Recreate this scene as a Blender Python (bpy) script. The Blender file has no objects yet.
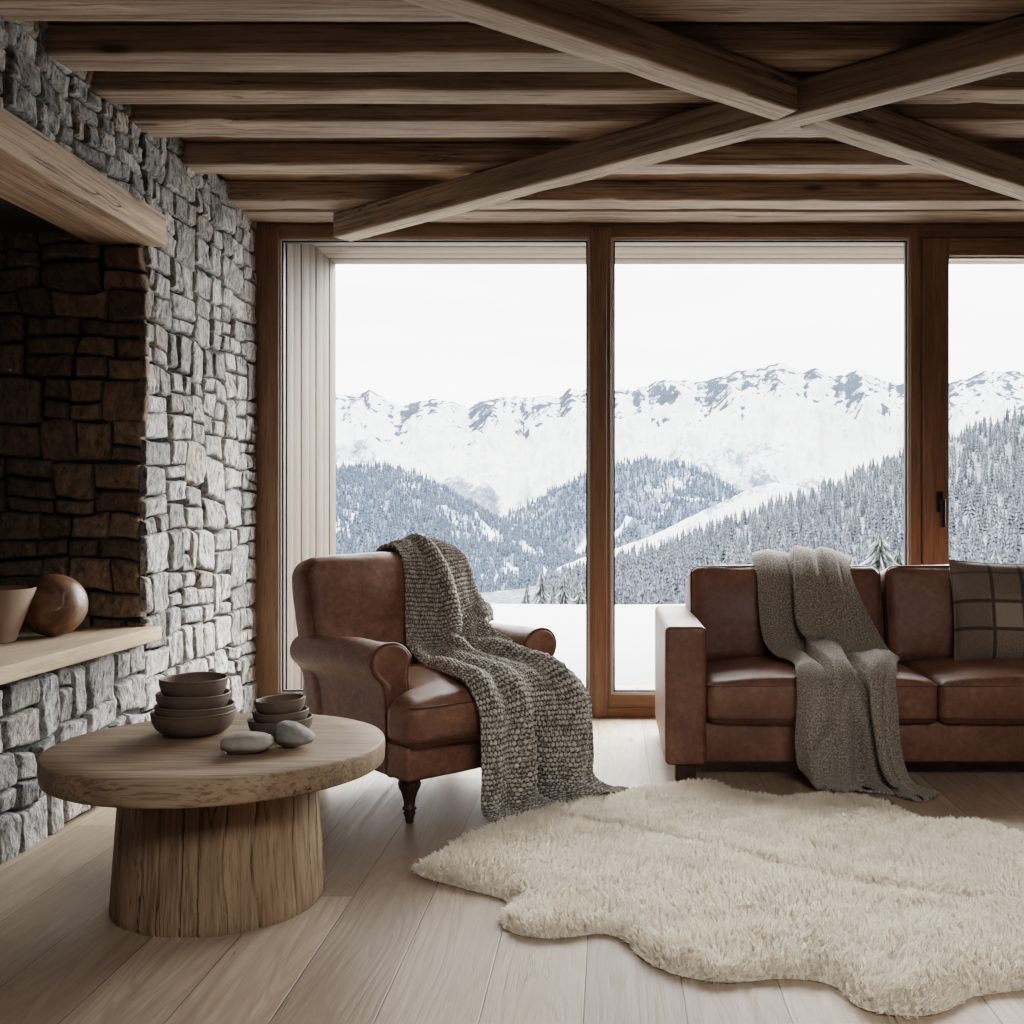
import bpy, math, random
import numpy as np
from mathutils import Vector, Matrix
PI = math.pi
CX, CY, FPX, EYE = 610.0, 511.0, 1024.0, 1.1        # vanishing point, focal length, eye height
sc = bpy.context.scene
col = sc.collection

def W(px, py, Y):                                      # point at depth Y seen at (px, py)
    return np.array([(px - CX) / FPX * Y, Y, EYE - (py - CY) / FPX * Y])
def FL(px, py, z=0.0):                                 # point on the horizontal plane z
    return W(px, py, FPX * (EYE - z) / (py - CY))
def XA(px, Y): return (px - CX) / FPX * Y
def ZA(py, Y): return EYE - (py - CY) / FPX * Y

# ------------------------------------------------------------------ numpy noise
def _hash(ix, iy, iz, seed):
    h = (ix.astype(np.uint64) * np.uint64(374761393) + iy.astype(np.uint64) * np.uint64(668265263)
         + iz.astype(np.uint64) * np.uint64(2147483647) + np.uint64(seed * 974711 + 13)) & np.uint64(0xFFFFFFFF)
    h = ((h ^ (h >> np.uint64(13))) * np.uint64(1274126177)) & np.uint64(0xFFFFFFFF)
    h = ((h ^ (h >> np.uint64(15))) * np.uint64(2246822519)) & np.uint64(0xFFFFFFFF)
    h = h ^ (h >> np.uint64(16))
    return h.astype(np.float64) / 4294967295.0 * 2 - 1
def vnoise(P, seed=0):
    P = np.asarray(P, float)
    i = np.floor(P).astype(np.int64); f = P - i
    f = f * f * f * (f * (f * 6 - 15) + 10)
    i = i + 100000
    r = 0
    for dx in (0, 1):
        wx = f[..., 0] if dx else 1 - f[..., 0]
        for dy in (0, 1):
            wy = f[..., 1] if dy else 1 - f[..., 1]
            for dz in (0, 1):
                wz = f[..., 2] if dz else 1 - f[..., 2]
                r = r + wx * wy * wz * _hash(i[..., 0] + dx, i[..., 1] + dy, i[..., 2] + dz, seed)
    return r
def fbm(P, seed=0, oct=4, gain=0.5, lac=2.03):
    P = np.asarray(P, float); a = 1.0; s = 0; t = 0
    for k in range(oct):
        s = s + a * vnoise(P, seed + k * 17); t += a; a *= gain; P = P * lac + 3.17
    return s / t
def ridged(P, seed=0, oct=4):
    P = np.asarray(P, float); a = 1.0; s = 0; t = 0
    for k in range(oct):
        s = s + a * (1 - 2 * np.abs(vnoise(P, seed + k * 17))); t += a; a *= .5; P = P * 2.07 + 1.3
    return s / t
def sstep(a, b, x):
    t = np.clip((np.asarray(x, float) - a) / (b - a), 0, 1); return t * t * (3 - 2 * t)

# ------------------------------------------------------------------ mesh collecting
class MB:
    def __init__(s): s.v = []; s.f = []; s.n = 0; s.c = []; s.uv = None
    def add(s, V, F, c=None):
        V = np.asarray(V, float).reshape(-1, 3)
        if isinstance(F, np.ndarray): F = [F]
        for q in F:
            q = np.asarray(q, np.int64)
            if q.size: s.f.append(q + s.n)
        s.v.append(V); s.n += len(V)
        if c is None: c = np.zeros((len(V), 3))
        c = np.asarray(c, float)
        if c.ndim == 1: c = np.tile(c, (len(V), 1))
        s.c.append(c)
        return s
    def arr(s): return np.concatenate(s.v)
    def build(s, name, mat, parent=None, loc=None, rotz=0, smooth=True, color=False, uv=None, sharp=None):
        V = np.concatenate(s.v)
        me = bpy.data.meshes.new(name)
        me.vertices.add(len(V)); me.vertices.foreach_set('co', V.astype(np.float32).ravel())
        li = np.concatenate([q.ravel() for q in s.f])
        tot = np.concatenate([np.full(len(q), q.shape[1]) for q in s.f])
        st = np.concatenate([[0], np.cumsum(tot)[:-1]])
        me.loops.add(len(li)); me.loops.foreach_set('vertex_index', li.astype(np.int32))
        me.polygons.add(len(tot)); me.polygons.foreach_set('loop_start', st.astype(np.int32))
        me.polygons.foreach_set('loop_total', tot.astype(np.int32))
        me.update(calc_edges=True)
        me.polygons.foreach_set('use_smooth', np.full(len(tot), smooth, bool))
        if color:
            at = me.attributes.new('tone', 'FLOAT_COLOR', 'POINT')
            cc = np.concatenate([np.concatenate(s.c), np.ones((len(V), 1))], 1)
            at.data.foreach_set('color', cc.astype(np.float32).ravel())
        if uv is not None:
            u = me.uv_layers.new(name='UVMap')
            u.data.foreach_set('uv', np.asarray(uv, np.float32)[li].ravel())
        me.validate(clean_customdata=False)
        if sharp is not None: me.set_sharp_from_angle(angle=sharp)
        me.materials.append(mat)
        o = bpy.data.objects.new(name, me); col.objects.link(o)
        if parent is not None: o.parent = parent
        if loc is not None: o.location = loc
        o.rotation_euler.z = rotz
        return o

def rbox(sx, sy, sz, r=.01, m=3, n=(1, 1, 1), bulge=(0, 0, 0)):
    """rounded box centred on the origin; bulge swells opposite faces"""
    h = np.array([sx, sy, sz]) / 2.0
    r = min(r, h.min() * .999)
    ax = []
    for a in range(3):
        inner = np.linspace(-(h[a] - r), h[a] - r, n[a] + 1)
        e = r * np.tan(np.linspace(0, PI / 4, m + 1))[1:] if r > 0 else np.array([])
        ax.append(np.concatenate([-(h[a] - r) - e[::-1], inner, h[a] - r + e]))
    V = []; Q = []; base = 0
    for a in range(3):
        b, c = (a + 1) % 3, (a + 2) % 3
        B, C_ = np.meshgrid(ax[b], ax[c], indexing='ij')
        nb, nc = B.shape
        for sgn in (-1, 1):
            P = np.zeros((nb, nc, 3)); P[..., a] = sgn * h[a]; P[..., b] = B; P[..., c] = C_
            V.append(P.reshape(-1, 3))
            I = np.arange(nb * nc).reshape(nb, nc) + base
            q = np.stack([I[:-1, :-1], I[1:, :-1], I[1:, 1:], I[:-1, 1:]], -1).reshape(-1, 4)
            Q.append(q if sgn > 0 else q[:, ::-1]); base += nb * nc
    V = np.concatenate(V); Q = np.concatenate(Q)
    key = np.round(V * 1e5).astype(np.int64)
    _, idx, inv = np.unique(key, axis=0, return_index=True, return_inverse=True)
    inv = inv.ravel(); V = V[idx]; Q = inv[Q]
    c = np.clip(V, -(h - r), h - r); d = V - c
    L = np.linalg.norm(d, axis=1, keepdims=True); L[L == 0] = 1
    if r > 0:
        P = c + d / L * r
    else: P = V
    t = V / h
    for a in range(3):
        if bulge[a]:
            b, e = (a + 1) % 3, (a + 2) % 3
            w = (1 - np.abs(t[:, b]) ** 2.2) * (1 - np.abs(t[:, e]) ** 2.2)
            P[:, a] += np.sign(t[:, a]) * np.abs(t[:, a]) ** 2 * np.clip(w, 0, 1) * bulge[a]
    return P, Q
def box(mb, x0, x1, y0, y1, z0, z1, r=.004, m=1, n=(1, 1, 1), c=None):
    P, Q = rbox(x1 - x0, y1 - y0, z1 - z0, r, m, n)
    mb.add(P + np.array([(x0 + x1) / 2, (y0 + y1) / 2, (z0 + z1) / 2]), Q, c); return mb
def rotz(P, a):
    c, s = math.cos(a), math.sin(a); P = np.asarray(P, float)
    return np.stack([P[:, 0] * c - P[:, 1] * s, P[:, 0] * s + P[:, 1] * c, P[:, 2]], -1)
def rotx(P, a):
    c, s = math.cos(a), math.sin(a); P = np.asarray(P, float)
    return np.stack([P[:, 0], P[:, 1] * c - P[:, 2] * s, P[:, 1] * s + P[:, 2] * c], -1)
def roty(P, a):
    c, s = math.cos(a), math.sin(a); P = np.asarray(P, float)
    return np.stack([P[:, 0] * c + P[:, 2] * s, P[:, 1], -P[:, 0] * s + P[:, 2] * c], -1)
def gridq(nu, nv, wrap=False):
    I = np.arange(nu * nv).reshape(nu, nv)
    if wrap: I = np.concatenate([I, I[:1]], 0)
    return np.stack([I[:-1, :-1], I[1:, :-1], I[1:, 1:], I[:-1, 1:]], -1).reshape(-1, 4)
def lathe(prof, n=40):
    prof = np.asarray(prof, float)
    a = np.linspace(0, 2 * PI, n, endpoint=False)
    V = np.stack([np.cos(a)[:, None] * prof[None, :, 0], np.sin(a)[:, None] * prof[None, :, 0],
                  np.broadcast_to(prof[None, :, 1], (n, len(prof)))], -1)
    return V.reshape(-1, 3), gridq(n, len(prof), True)
def crom(P, n):
    """Catmull-Rom resampling of control points (rows) to n points"""
    P = np.asarray(P, float); k = len(P)
    E = np.concatenate([[2 * P[0] - P[1]], P, [2 * P[-1] - P[-2]]])
    t = np.linspace(0, k - 1, n); i = np.minimum(t.astype(int), k - 2); f = (t - i)
    f = f.reshape((-1,) + (1,) * (P.ndim - 1))
    p0, p1, p2, p3 = E[i], E[i + 1], E[i + 2], E[i + 3]
    return .5 * (2 * p1 + (p2 - p0) * f + (2 * p0 - 5 * p1 + 4 * p2 - p3) * f ** 2 + (3 * p1 - p0 - 3 * p2 + p3) * f ** 3)
def tube(mb, pts, r, n=8, closed=False, c=None):
    P = np.asarray(pts, float); k = len(P)
    if closed: T = np.roll(P, -1, 0) - np.roll(P, 1, 0)
    else: T = np.gradient(P, axis=0)
    T /= np.linalg.norm(T, axis=1, keepdims=True) + 1e-12
    up = np.array([0, 0, 1.0]); R = np.broadcast_to(np.asarray(r, float), (k,))
    N = []
    nrm = np.cross(T[0], up)
    if np.linalg.norm(nrm) < .1: nrm = np.cross(T[0], [1, 0, 0])
    nrm /= np.linalg.norm(nrm)
    for i in range(k):
        nrm = nrm - T[i] * nrm.dot(T[i]); nrm /= np.linalg.norm(nrm) + 1e-12; N.append(nrm.copy())
    N = np.array(N); B = np.cross(T, N)
    a = np.linspace(0, 2 * PI, n, endpoint=False)
    V = P[None] + (np.cos(a)[:, None, None] * N[None] + np.sin(a)[:, None, None] * B[None]) * R[None, :, None]
    q = gridq(n, k, True)
    if closed:
        I = np.arange(n * k).reshape(n, k); J = np.roll(I, -1, 0)
        q = np.concatenate([q, np.stack([I[:, -1], J[:, -1], J[:, 0], I[:, 0]], -1)])
    mb.add(V.reshape(-1, 3), q, c); return mb
def mesh_normals(V, nu, nv):
    G = V.reshape(nu, nv, 3)
    du = np.gradient(G, axis=0); dv = np.gradient(G, axis=1)
    N = np.cross(du, dv); N /= np.linalg.norm(N, axis=-1, keepdims=True) + 1e-12
    return N

# ------------------------------------------------------------------ naming helpers
def tag(o, label=None, cat=None, group=None, kind=None):
    if label: o['label'] = label
    if cat: o['category'] = cat
    if group: o['group'] = group
    if kind: o['kind'] = kind
    return o
def empty(name, loc, label, cat, rz=0, group=None):
    o = bpy.data.objects.new(name, None); col.objects.link(o)
    o.location = loc; o.rotation_euler.z = rz; o.empty_display_size = .1
    return tag(o, label, cat, group)
def copy_tree(o, parent=None):
    c = o.copy(); col.objects.link(c)
    if parent is not None: c.parent = parent
    for ch in list(o.children): copy_tree(ch, c)
    return c

# ------------------------------------------------------------------ material helpers
class NT:
    def __init__(s, name):
        s.m = bpy.data.materials.new(name); s.m.use_nodes = True
        s.t = s.m.node_tree; s.n = s.t.nodes; s.l = s.t.links
        s.b = s.n['Principled BSDF']; s.out = s.n['Material Output']
    def node(s, t, **k):
        n = s.n.new(t)
        for a, v in k.items(): setattr(n, a, v)
        return n
    def link(s, a, b): s.l.new(a, b)
    def _in(s, sock, v):
        if hasattr(v, 'is_output'): s.l.new(v, sock)
        else: sock.default_value = v
    def math(s, op, a, b=0.0, c=None, clamp=False):
        n = s.node('ShaderNodeMath', operation=op, use_clamp=clamp)
        s._in(n.inputs[0], a); s._in(n.inputs[1], b)
        if c is not None: s._in(n.inputs[2], c)
        return n.outputs[0]
    def vmath(s, op, a, b=(0, 0, 0)):
        n = s.node('ShaderNodeVectorMath', operation=op)
        s._in(n.inputs[0], a); s._in(n.inputs[1], b); return n.outputs[0]
    def obj(s): return s.node('ShaderNodeTexCoord').outputs['Object']
    def uv(s): return s.node('ShaderNodeTexCoord').outputs['UV']
    def pos(s): return s.node('ShaderNodeNewGeometry').outputs['Position']
    def rnd(s): return s.node('ShaderNodeObjectInfo').outputs['Random']
    def attr(s, name='tone'):
        a = s.node('ShaderNodeAttribute'); a.attribute_name = name
        return a.outputs['Color']
    def sep(s, v):
        n = s.node('ShaderNodeSeparateXYZ'); s._in(n.inputs[0], v); return n.outputs
    def comb(s, x, y, z):
        n = s.node('ShaderNodeCombineXYZ')
        for i, v in enumerate((x, y, z)): s._in(n.inputs[i], v)
        return n.outputs[0]
    def noise(s, v, scale=1, detail=4, rough=.55, dist=0, out='Fac'):
        n = s.node('ShaderNodeTexNoise'); s._in(n.inputs['Vector'], v)
        n.inputs['Scale'].default_value = scale; n.inputs['Detail'].default_value = detail
        n.inputs['Roughness'].default_value = rough; n.inputs['Distortion'].default_value = dist
        return n.outputs[out]
    def voro(s, v, scale=1, feature='F1', out='Distance', rand=1.0):
        n = s.node('ShaderNodeTexVoronoi', feature=feature); s._in(n.inputs['Vector'], v)
        n.inputs['Scale'].default_value = scale; n.inputs['Randomness'].default_value = rand
        return n.outputs[out]
    def white(s, v, out='Value'):
        n = s.node('ShaderNodeTexWhiteNoise'); n.noise_dimensions = '3D'
        s._in(n.inputs['Vector'], v); return n.outputs[out]
    def ramp(s, f, stops, interp='LINEAR'):
        n = s.node('ShaderNodeValToRGB'); s._in(n.inputs[0], f); e = n.color_ramp.elements
        n.color_ramp.interpolation = interp
        while len(e) > 1: e.remove(e[-1])
        for i, (p, c) in enumerate(stops):
            if isinstance(c, (int, float)): c = (c, c, c)
            if i == 0: x = e[0]; x.position = p
            else: x = e.new(p)
            x.color = (*c[:3], 1)
        return n.outputs[0]
    def mix(s, f, a, b, mode='MIX', clamp=False):
        n = s.node('ShaderNodeMix', data_type='RGBA', blend_type=mode)
        n.clamp_factor = True
        s._in(n.inputs[0], f)
        for sock, v in ((n.inputs[6], a), (n.inputs[7], b)):
            if hasattr(v, 'is_output'): s.l.new(v, sock)
            else: sock.default_value = (*v[:3], 1) if not isinstance(v, (int, float)) else (v, v, v, 1)
        return n.outputs[2]
    def maprange(s, v, a, b, c=0.0, d=1.0, smooth=False):
        n = s.node('ShaderNodeMapRange'); n.interpolation_type = 'SMOOTHSTEP' if smooth else 'LINEAR'
        s._in(n.inputs[0], v)
        for i, x in enumerate((a, b, c, d)): n.inputs[i + 1].default_value = x
        return n.outputs[0]
    def bump(s, h, strength=.3, dist=.01, nrm=None):
        n = s.node('ShaderNodeBump'); s._in(n.inputs['Height'], h)
        n.inputs['Strength'].default_value = strength; n.inputs['Distance'].default_value = dist
        if nrm is not None: s.l.new(nrm, n.inputs['Normal'])
        return n.outputs[0]
    def fin(s, color=None, rough=None, normal=None, spec=None, **k):
        b = s.b
        if color is not None:
            s._in(b.inputs['Base Color'], color if hasattr(color, 'is_output') else (*color, 1))
        if rough is not None: s._in(b.inputs['Roughness'], rough)
        if normal is not None: s.l.new(normal, b.inputs['Normal'])
        if spec is not None: b.inputs['Specular IOR Level'].default_value = spec
        for a, v in k.items(): s._in(b.inputs[a.replace('_', ' ')], v)
        return s.m

def mat_wood(name, dark, mid, light, axis='x', grain=1.0, rough=.75, crack=1.0, knots=1.0, bump=.4, sheen=.3, rings=0.0, fine=210, fc=1.0):
    T = NT(name); p = T.obj(); r = T.rnd()
    p = T.vmath('ADD', p, T.comb(T.math('MULTIPLY', r, 17.3), T.math('MULTIPLY', r, 31.7), T.math('MULTIPLY', r, 11.1)))
    x, y, z = T.sep(p)[:3]
    if axis == 'x': a, b, c = x, y, z
    elif axis == 'y': a, b, c = y, x, z
    else: a, b, c = z, x, y
    def V(sa, sb): return T.comb(T.math('MULTIPLY', a, sa), T.math('MULTIPLY', b, sb), T.math('MULTIPLY', c, sb))
    warp = T.noise(V(1.3, 5), 1, 2)
    wv = T.vmath('ADD', V(.8 * grain, 22 * grain), T.comb(0.0, T.math('MULTIPLY', warp, 2.6), T.math('MULTIPLY', warp, 2.6)))
    n1 = T.noise(wv, 1, 6, .6)
    n2 = T.noise(V(5 * grain * fine / 210, fine * grain), 1, 4, .7)
    n3 = T.noise(V(1.1, 3.0), 1, 3)
    kd = T.voro(V(1.6, 6.5), 1, 'F1')
    kn = T.maprange(kd, .035, .15, 1.0, 0.0, True)
    cr = T.noise(V(1.1 * grain, 34 * grain), 1, 3, .5, .4)
    crk = T.maprange(T.math('ABSOLUTE', T.math('SUBTRACT', cr, .5)), 0.0, .012, 1.0, 0.0)
    crk = T.math('MULTIPLY', crk, T.maprange(T.noise(V(1.3, 4), 1, 2), .52, .62, 0.0, 1.0))
    c0 = T.ramp(n1, [(.28, dark), (.5, mid), (.72, light)])
    c1 = T.mix(T.maprange(n2, .35, .65, 0.0, .55), c0, light)
    n2b = T.maprange(n2, .50, .36, 0.0, .75 * fc)
    c1 = T.mix(n2b, c1, dark)
    c2 = T.mix(T.maprange(n3, .35, .7, 0.0, .55), c1, T.mix(.5, mid, dark))
    if rings:
        rg = T.math('SINE', T.math('ADD', T.math('MULTIPLY', T.noise(V(.55, 3.2), 1, 1), 70), T.math('MULTIPLY', b, 30)))
        c2 = T.mix(T.maprange(rg, .1, 1, 0.0, rings), c2, dark)
    dk = tuple(v * .25 for v in dark)
    c3 = T.mix(T.math('MULTIPLY', kn, .8 * knots), c2, dk)
    c4 = T.mix(T.math('MULTIPLY', crk, .9 * crack), c3, dk)
    h = T.math('ADD', T.math('MULTIPLY', n1, .6), T.math('MULTIPLY', n2, .45))
    h = T.math('SUBTRACT', h, T.math('MULTIPLY', crk, 1.2 * crack))
    return T.fin(c4, T.maprange(n1, .3, .7, rough - .08, rough + .1), T.bump(h, bump, .006), spec=sheen)
SNOW_ALB = .165
# ================================================================== materials of the room
def mat_stone(name, dark, mid, light, warm, contrast=1.0):
    T = NT(name); p = T.pos(); c = T.attr(); s = T.sep(c)
    tone, hue, seed = s[0], s[1], s[2]
    q = T.vmath('ADD', p, T.comb(T.math('MULTIPLY', seed, 37), T.math('MULTIPLY', seed, 91), T.math('MULTIPLY', seed, 53)))
    x, y, z = T.sep(q)[:3]
    sl = T.math('MULTIPLY', T.math('SUBTRACT', seed, .5), 1.4)
    y2 = T.math('ADD', y, T.math('MULTIPLY', z, sl)); x2 = T.math('ADD', x, T.math('MULTIPLY', z, sl))
    st1 = T.noise(T.comb(T.math('MULTIPLY', x2, 30), T.math('MULTIPLY', y2, 34), T.math('MULTIPLY', z, 13)), 1, 6, .68, .35)
    st2 = T.noise(T.vmath('MULTIPLY', q, (1, 1, .55)), 78, 4, .7)
    st3 = T.noise(q, 6, 3, .5)
    f = T.math('ADD', T.math('MULTIPLY', st1, .52), T.math('ADD', T.math('MULTIPLY', st2, .36), T.math('MULTIPLY', st3, .12)))
    base = T.ramp(f, [(.385, dark), (.455, mid), (.57, light), (.70, tuple(min(1, v * 1.25) for v in light))])
    base = T.mix(T.math('MULTIPLY', hue, T.maprange(st3, .3, .7, .4, 1.0)), base, T.mix(1.0, base, warm, 'MULTIPLY'))
    base = T.mix(1.0, base, T.comb(tone, tone, tone), 'MULTIPLY')
    h = T.math('ADD', T.math('MULTIPLY', st1, 1.0), T.math('MULTIPLY', st2, .5))
    return T.fin(base, .85, T.bump(h, 1.0, .012), spec=.25)
M = {}
M['stone'] = mat_stone('grey_gneiss', (.022, .023, .025), (.20, .20, .20), (.44, .435, .42), (1.22, 1.03, .84))
M['warm_lit_stone'] = mat_stone('warm_lit_fieldstone', (.085, .066, .050), (.185, .142, .105), (.30, .235, .175), (1.12, .98, .82))  # brown tint carries the warm light inside the niche
M['joist'] = mat_wood('weathered_joist_wood', (0.0976, 0.0683, 0.0488), (0.2684, 0.2025, 0.1513), (0.5124, 0.4209, 0.3355), 'x', 1.0, bump=.8, fine=85, crack=1.2)
M['brace'] = mat_wood('weathered_brace_wood', (0.1220, 0.0891, 0.0647), (0.3233, 0.2562, 0.1976), (0.5734, 0.4819, 0.3904), 'x', 1.0, crack=1.5, bump=.8, fine=85)
M['mantel'] = mat_wood('mantel_oak', (0.1625, 0.1100, 0.0725), (0.3875, 0.2812, 0.1938), (0.5875, 0.4562, 0.3438), 'y', .9, bump=.7, fine=80)
M['shelf'] = mat_wood('shelf_oak', (.23, .165, .11), (.40, .30, .21), (.52, .41, .30), 'y', .9, crack=.2, knots=.4, bump=.15)
M['board'] = mat_wood('ceiling_board_wood', (.14, .09, .055), (.26, .175, .11), (.37, .27, .18), 'x', .8)
M['frame'] = mat_wood('oiled_window_oak', (.105, .062, .037), (.185, .113, .069), (.27, .175, .113), 'z', .9, rough=.5, crack=.0, knots=.2, bump=.08)
M['frame_x'] = mat_wood('oiled_window_oak_rail', (.105, .062, .037), (.185, .113, .069), (.27, .175, .113), 'x', .9, rough=.5, crack=.0, knots=.2, bump=.08)
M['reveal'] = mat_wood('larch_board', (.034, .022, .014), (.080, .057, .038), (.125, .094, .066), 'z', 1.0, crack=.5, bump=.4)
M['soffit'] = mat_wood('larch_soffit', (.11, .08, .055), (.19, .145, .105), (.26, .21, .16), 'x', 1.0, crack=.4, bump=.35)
M['deck'] = mat_wood('deck_board', (.15, .11, .08), (.24, .19, .145), (.32, .26, .21), 'y', .8, bump=.25)
M['seal'] = NT('black_rubber_seal').fin((.012, .012, .012), .5)
M['bead'] = NT('pale_aluminium_bead').fin((.42, .41, .39), .45)
M['plaster'] = NT('plaster').fin((.16, .14, .12), .9)
M['black_metal'] = NT('black_metal').fin((.012, .011, .010), .42, Metallic=.6)

def mat_floor():
    T = NT('bleached_oak_planks'); p = T.obj(); x, y, z = T.sep(p)[:3]
    PW, PL = .225, 2.3
    u = T.math('DIVIDE', T.math('ADD', x, .058), PW); ix = T.math('FLOOR', u); fx = T.math('SUBTRACT', u, ix)
    r1 = T.white(T.comb(ix, 3.3, 7.7))
    v = T.math('DIVIDE', T.math('ADD', y, T.math('MULTIPLY', r1, 9.0)), PL); iy = T.math('FLOOR', v); fy = T.math('SUBTRACT', v, iy)
    rc = T.white(T.comb(ix, iy, 1.5), 'Color'); ra, rb, rd = T.sep(rc)[:3]
    ox = T.math('ADD', x, T.math('MULTIPLY', ra, 13)); oy = T.math('ADD', y, T.math('MULTIPLY', rb, 29))
    fine = T.noise(T.comb(T.math('MULTIPLY', ox, 260), T.math('MULTIPLY', oy, 6), 0.0), 1, 4, .6)
    med = T.noise(T.comb(T.math('MULTIPLY', ox, 38), T.math('MULTIPLY', oy, 1.3), 3.0), 1, 5, .6, .3)
    big = T.noise(T.comb(T.math('MULTIPLY', ox, 5.5), T.math('MULTIPLY', oy, .75), 5.0), 1, 2, .45)
    ring = T.math('SINE', T.math('ADD', T.math('MULTIPLY', big, 95), T.math('MULTIPLY', fine, 1.6)))
    rgm = T.maprange(ring, .0, 1.0, 0.0, 1.0)
    c = T.ramp(med, [(.25, (.20, .138, .091)), (.5, (.325, .243, .172)), (.75, (.41, .323, .242))])
    c = T.mix(T.math('MULTIPLY', rgm, .5), c, (.25, .175, .115))
    c = T.mix(T.maprange(fine, .5, .36, 0.0, .55), c, (.22, .15, .10))
    c = T.mix(.10, c, (.30, .29, .27))
    c = T.mix(1.0, c, T.ramp(rd, [(0, (.74, .72, .70)), (.5, (.98, .97, .96)), (1, (1.12, 1.13, 1.14))]), 'MULTIPLY')
    crn = T.noise(T.comb(T.math('MULTIPLY', ox, 16), T.math('MULTIPLY', oy, 1.6), 9.0), 1, 4, .6, .6)
    crk = T.maprange(T.math('ABSOLUTE', T.math('SUBTRACT', crn, .5)), 0, .014, 1, 0)
    crk = T.math('MULTIPLY', crk, T.maprange(T.noise(T.comb(T.math('MULTIPLY', ox, 5), T.math('MULTIPLY', oy, 1.7), 2.0), 1, 2), .60, .68))
    kd = T.voro(T.comb(T.math('MULTIPLY', ox, 5), T.math('MULTIPLY', oy, 1.7), 0.0), 1)
    kn = T.math('MULTIPLY', T.maprange(kd, .03, .12, 1, 0, True), .7)
    c = T.mix(T.math('MAXIMUM', T.math('MULTIPLY', crk, .85), kn), c, (.07, .045, .028))
    ex = T.math('MULTIPLY', T.math('MINIMUM', fx, T.math('SUBTRACT', 1.0, fx)), PW)
    ey = T.math('MULTIPLY', T.math('MINIMUM', fy, T.math('SUBTRACT', 1.0, fy)), PL)
    e = T.math('MINIMUM', ex, ey)
    gap = T.maprange(e, .0006, .0022, 1, 0)
    c = T.mix(T.math('MULTIPLY', gap, .85), c, (.06, .04, .027))
    h = T.math('ADD', T.math('MULTIPLY', fine, .35), T.math('MULTIPLY', rgm, -.18))
    h = T.math('SUBTRACT', h, T.math('ADD', T.math('MULTIPLY', gap, 1.3), T.math('MULTIPLY', crk, .8)))
    return T.fin(c, T.maprange(med, .3, .7, .42, .58), T.bump(h, .35, .004), spec=.4)
M['floor'] = mat_floor()

def mat_glass():
    T = NT('window_glass')
    tr = T.node('ShaderNodeBsdfTransparent'); tr.inputs[0].default_value = (.97, .98, .98, 1)
    gl = T.node('ShaderNodeBsdfGlossy'); gl.inputs['Roughness'].default_value = .0
    fr = T.node('ShaderNodeFresnel'); fr.inputs[0].default_value = 1.25
    mx = T.node('ShaderNodeMixShader'); T.link(fr.outputs[0], mx.inputs[0])
    T.link(tr.outputs[0], mx.inputs[1]); T.link(gl.outputs[0], mx.inputs[2])
    T.link(mx.outputs[0], T.out.inputs[0]); return T.m
M['glass'] = mat_glass()

# ================================================================== floor, ceiling, walls
XL, YW, ZC = -1.88, 5.47, 2.74
XR, YN = 3.6, -2.6
mb = MB(); box(mb, -2.2, XR, YN, YW + .11, -.12, 0, 0)
tag(mb.build('floor', M['floor'], smooth=False), kind='structure')
mb = MB()
for k in range(28):                                                # boards of the ceiling
    y0 = YN + k * .30
    box(mb, -2.0, XR, y0, min(y0 + .297, YW), ZC + .002 * (k % 3), ZC + .06, .004)
tag(mb.build('ceiling', M['board'], sharp=.6), kind='structure')

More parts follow.
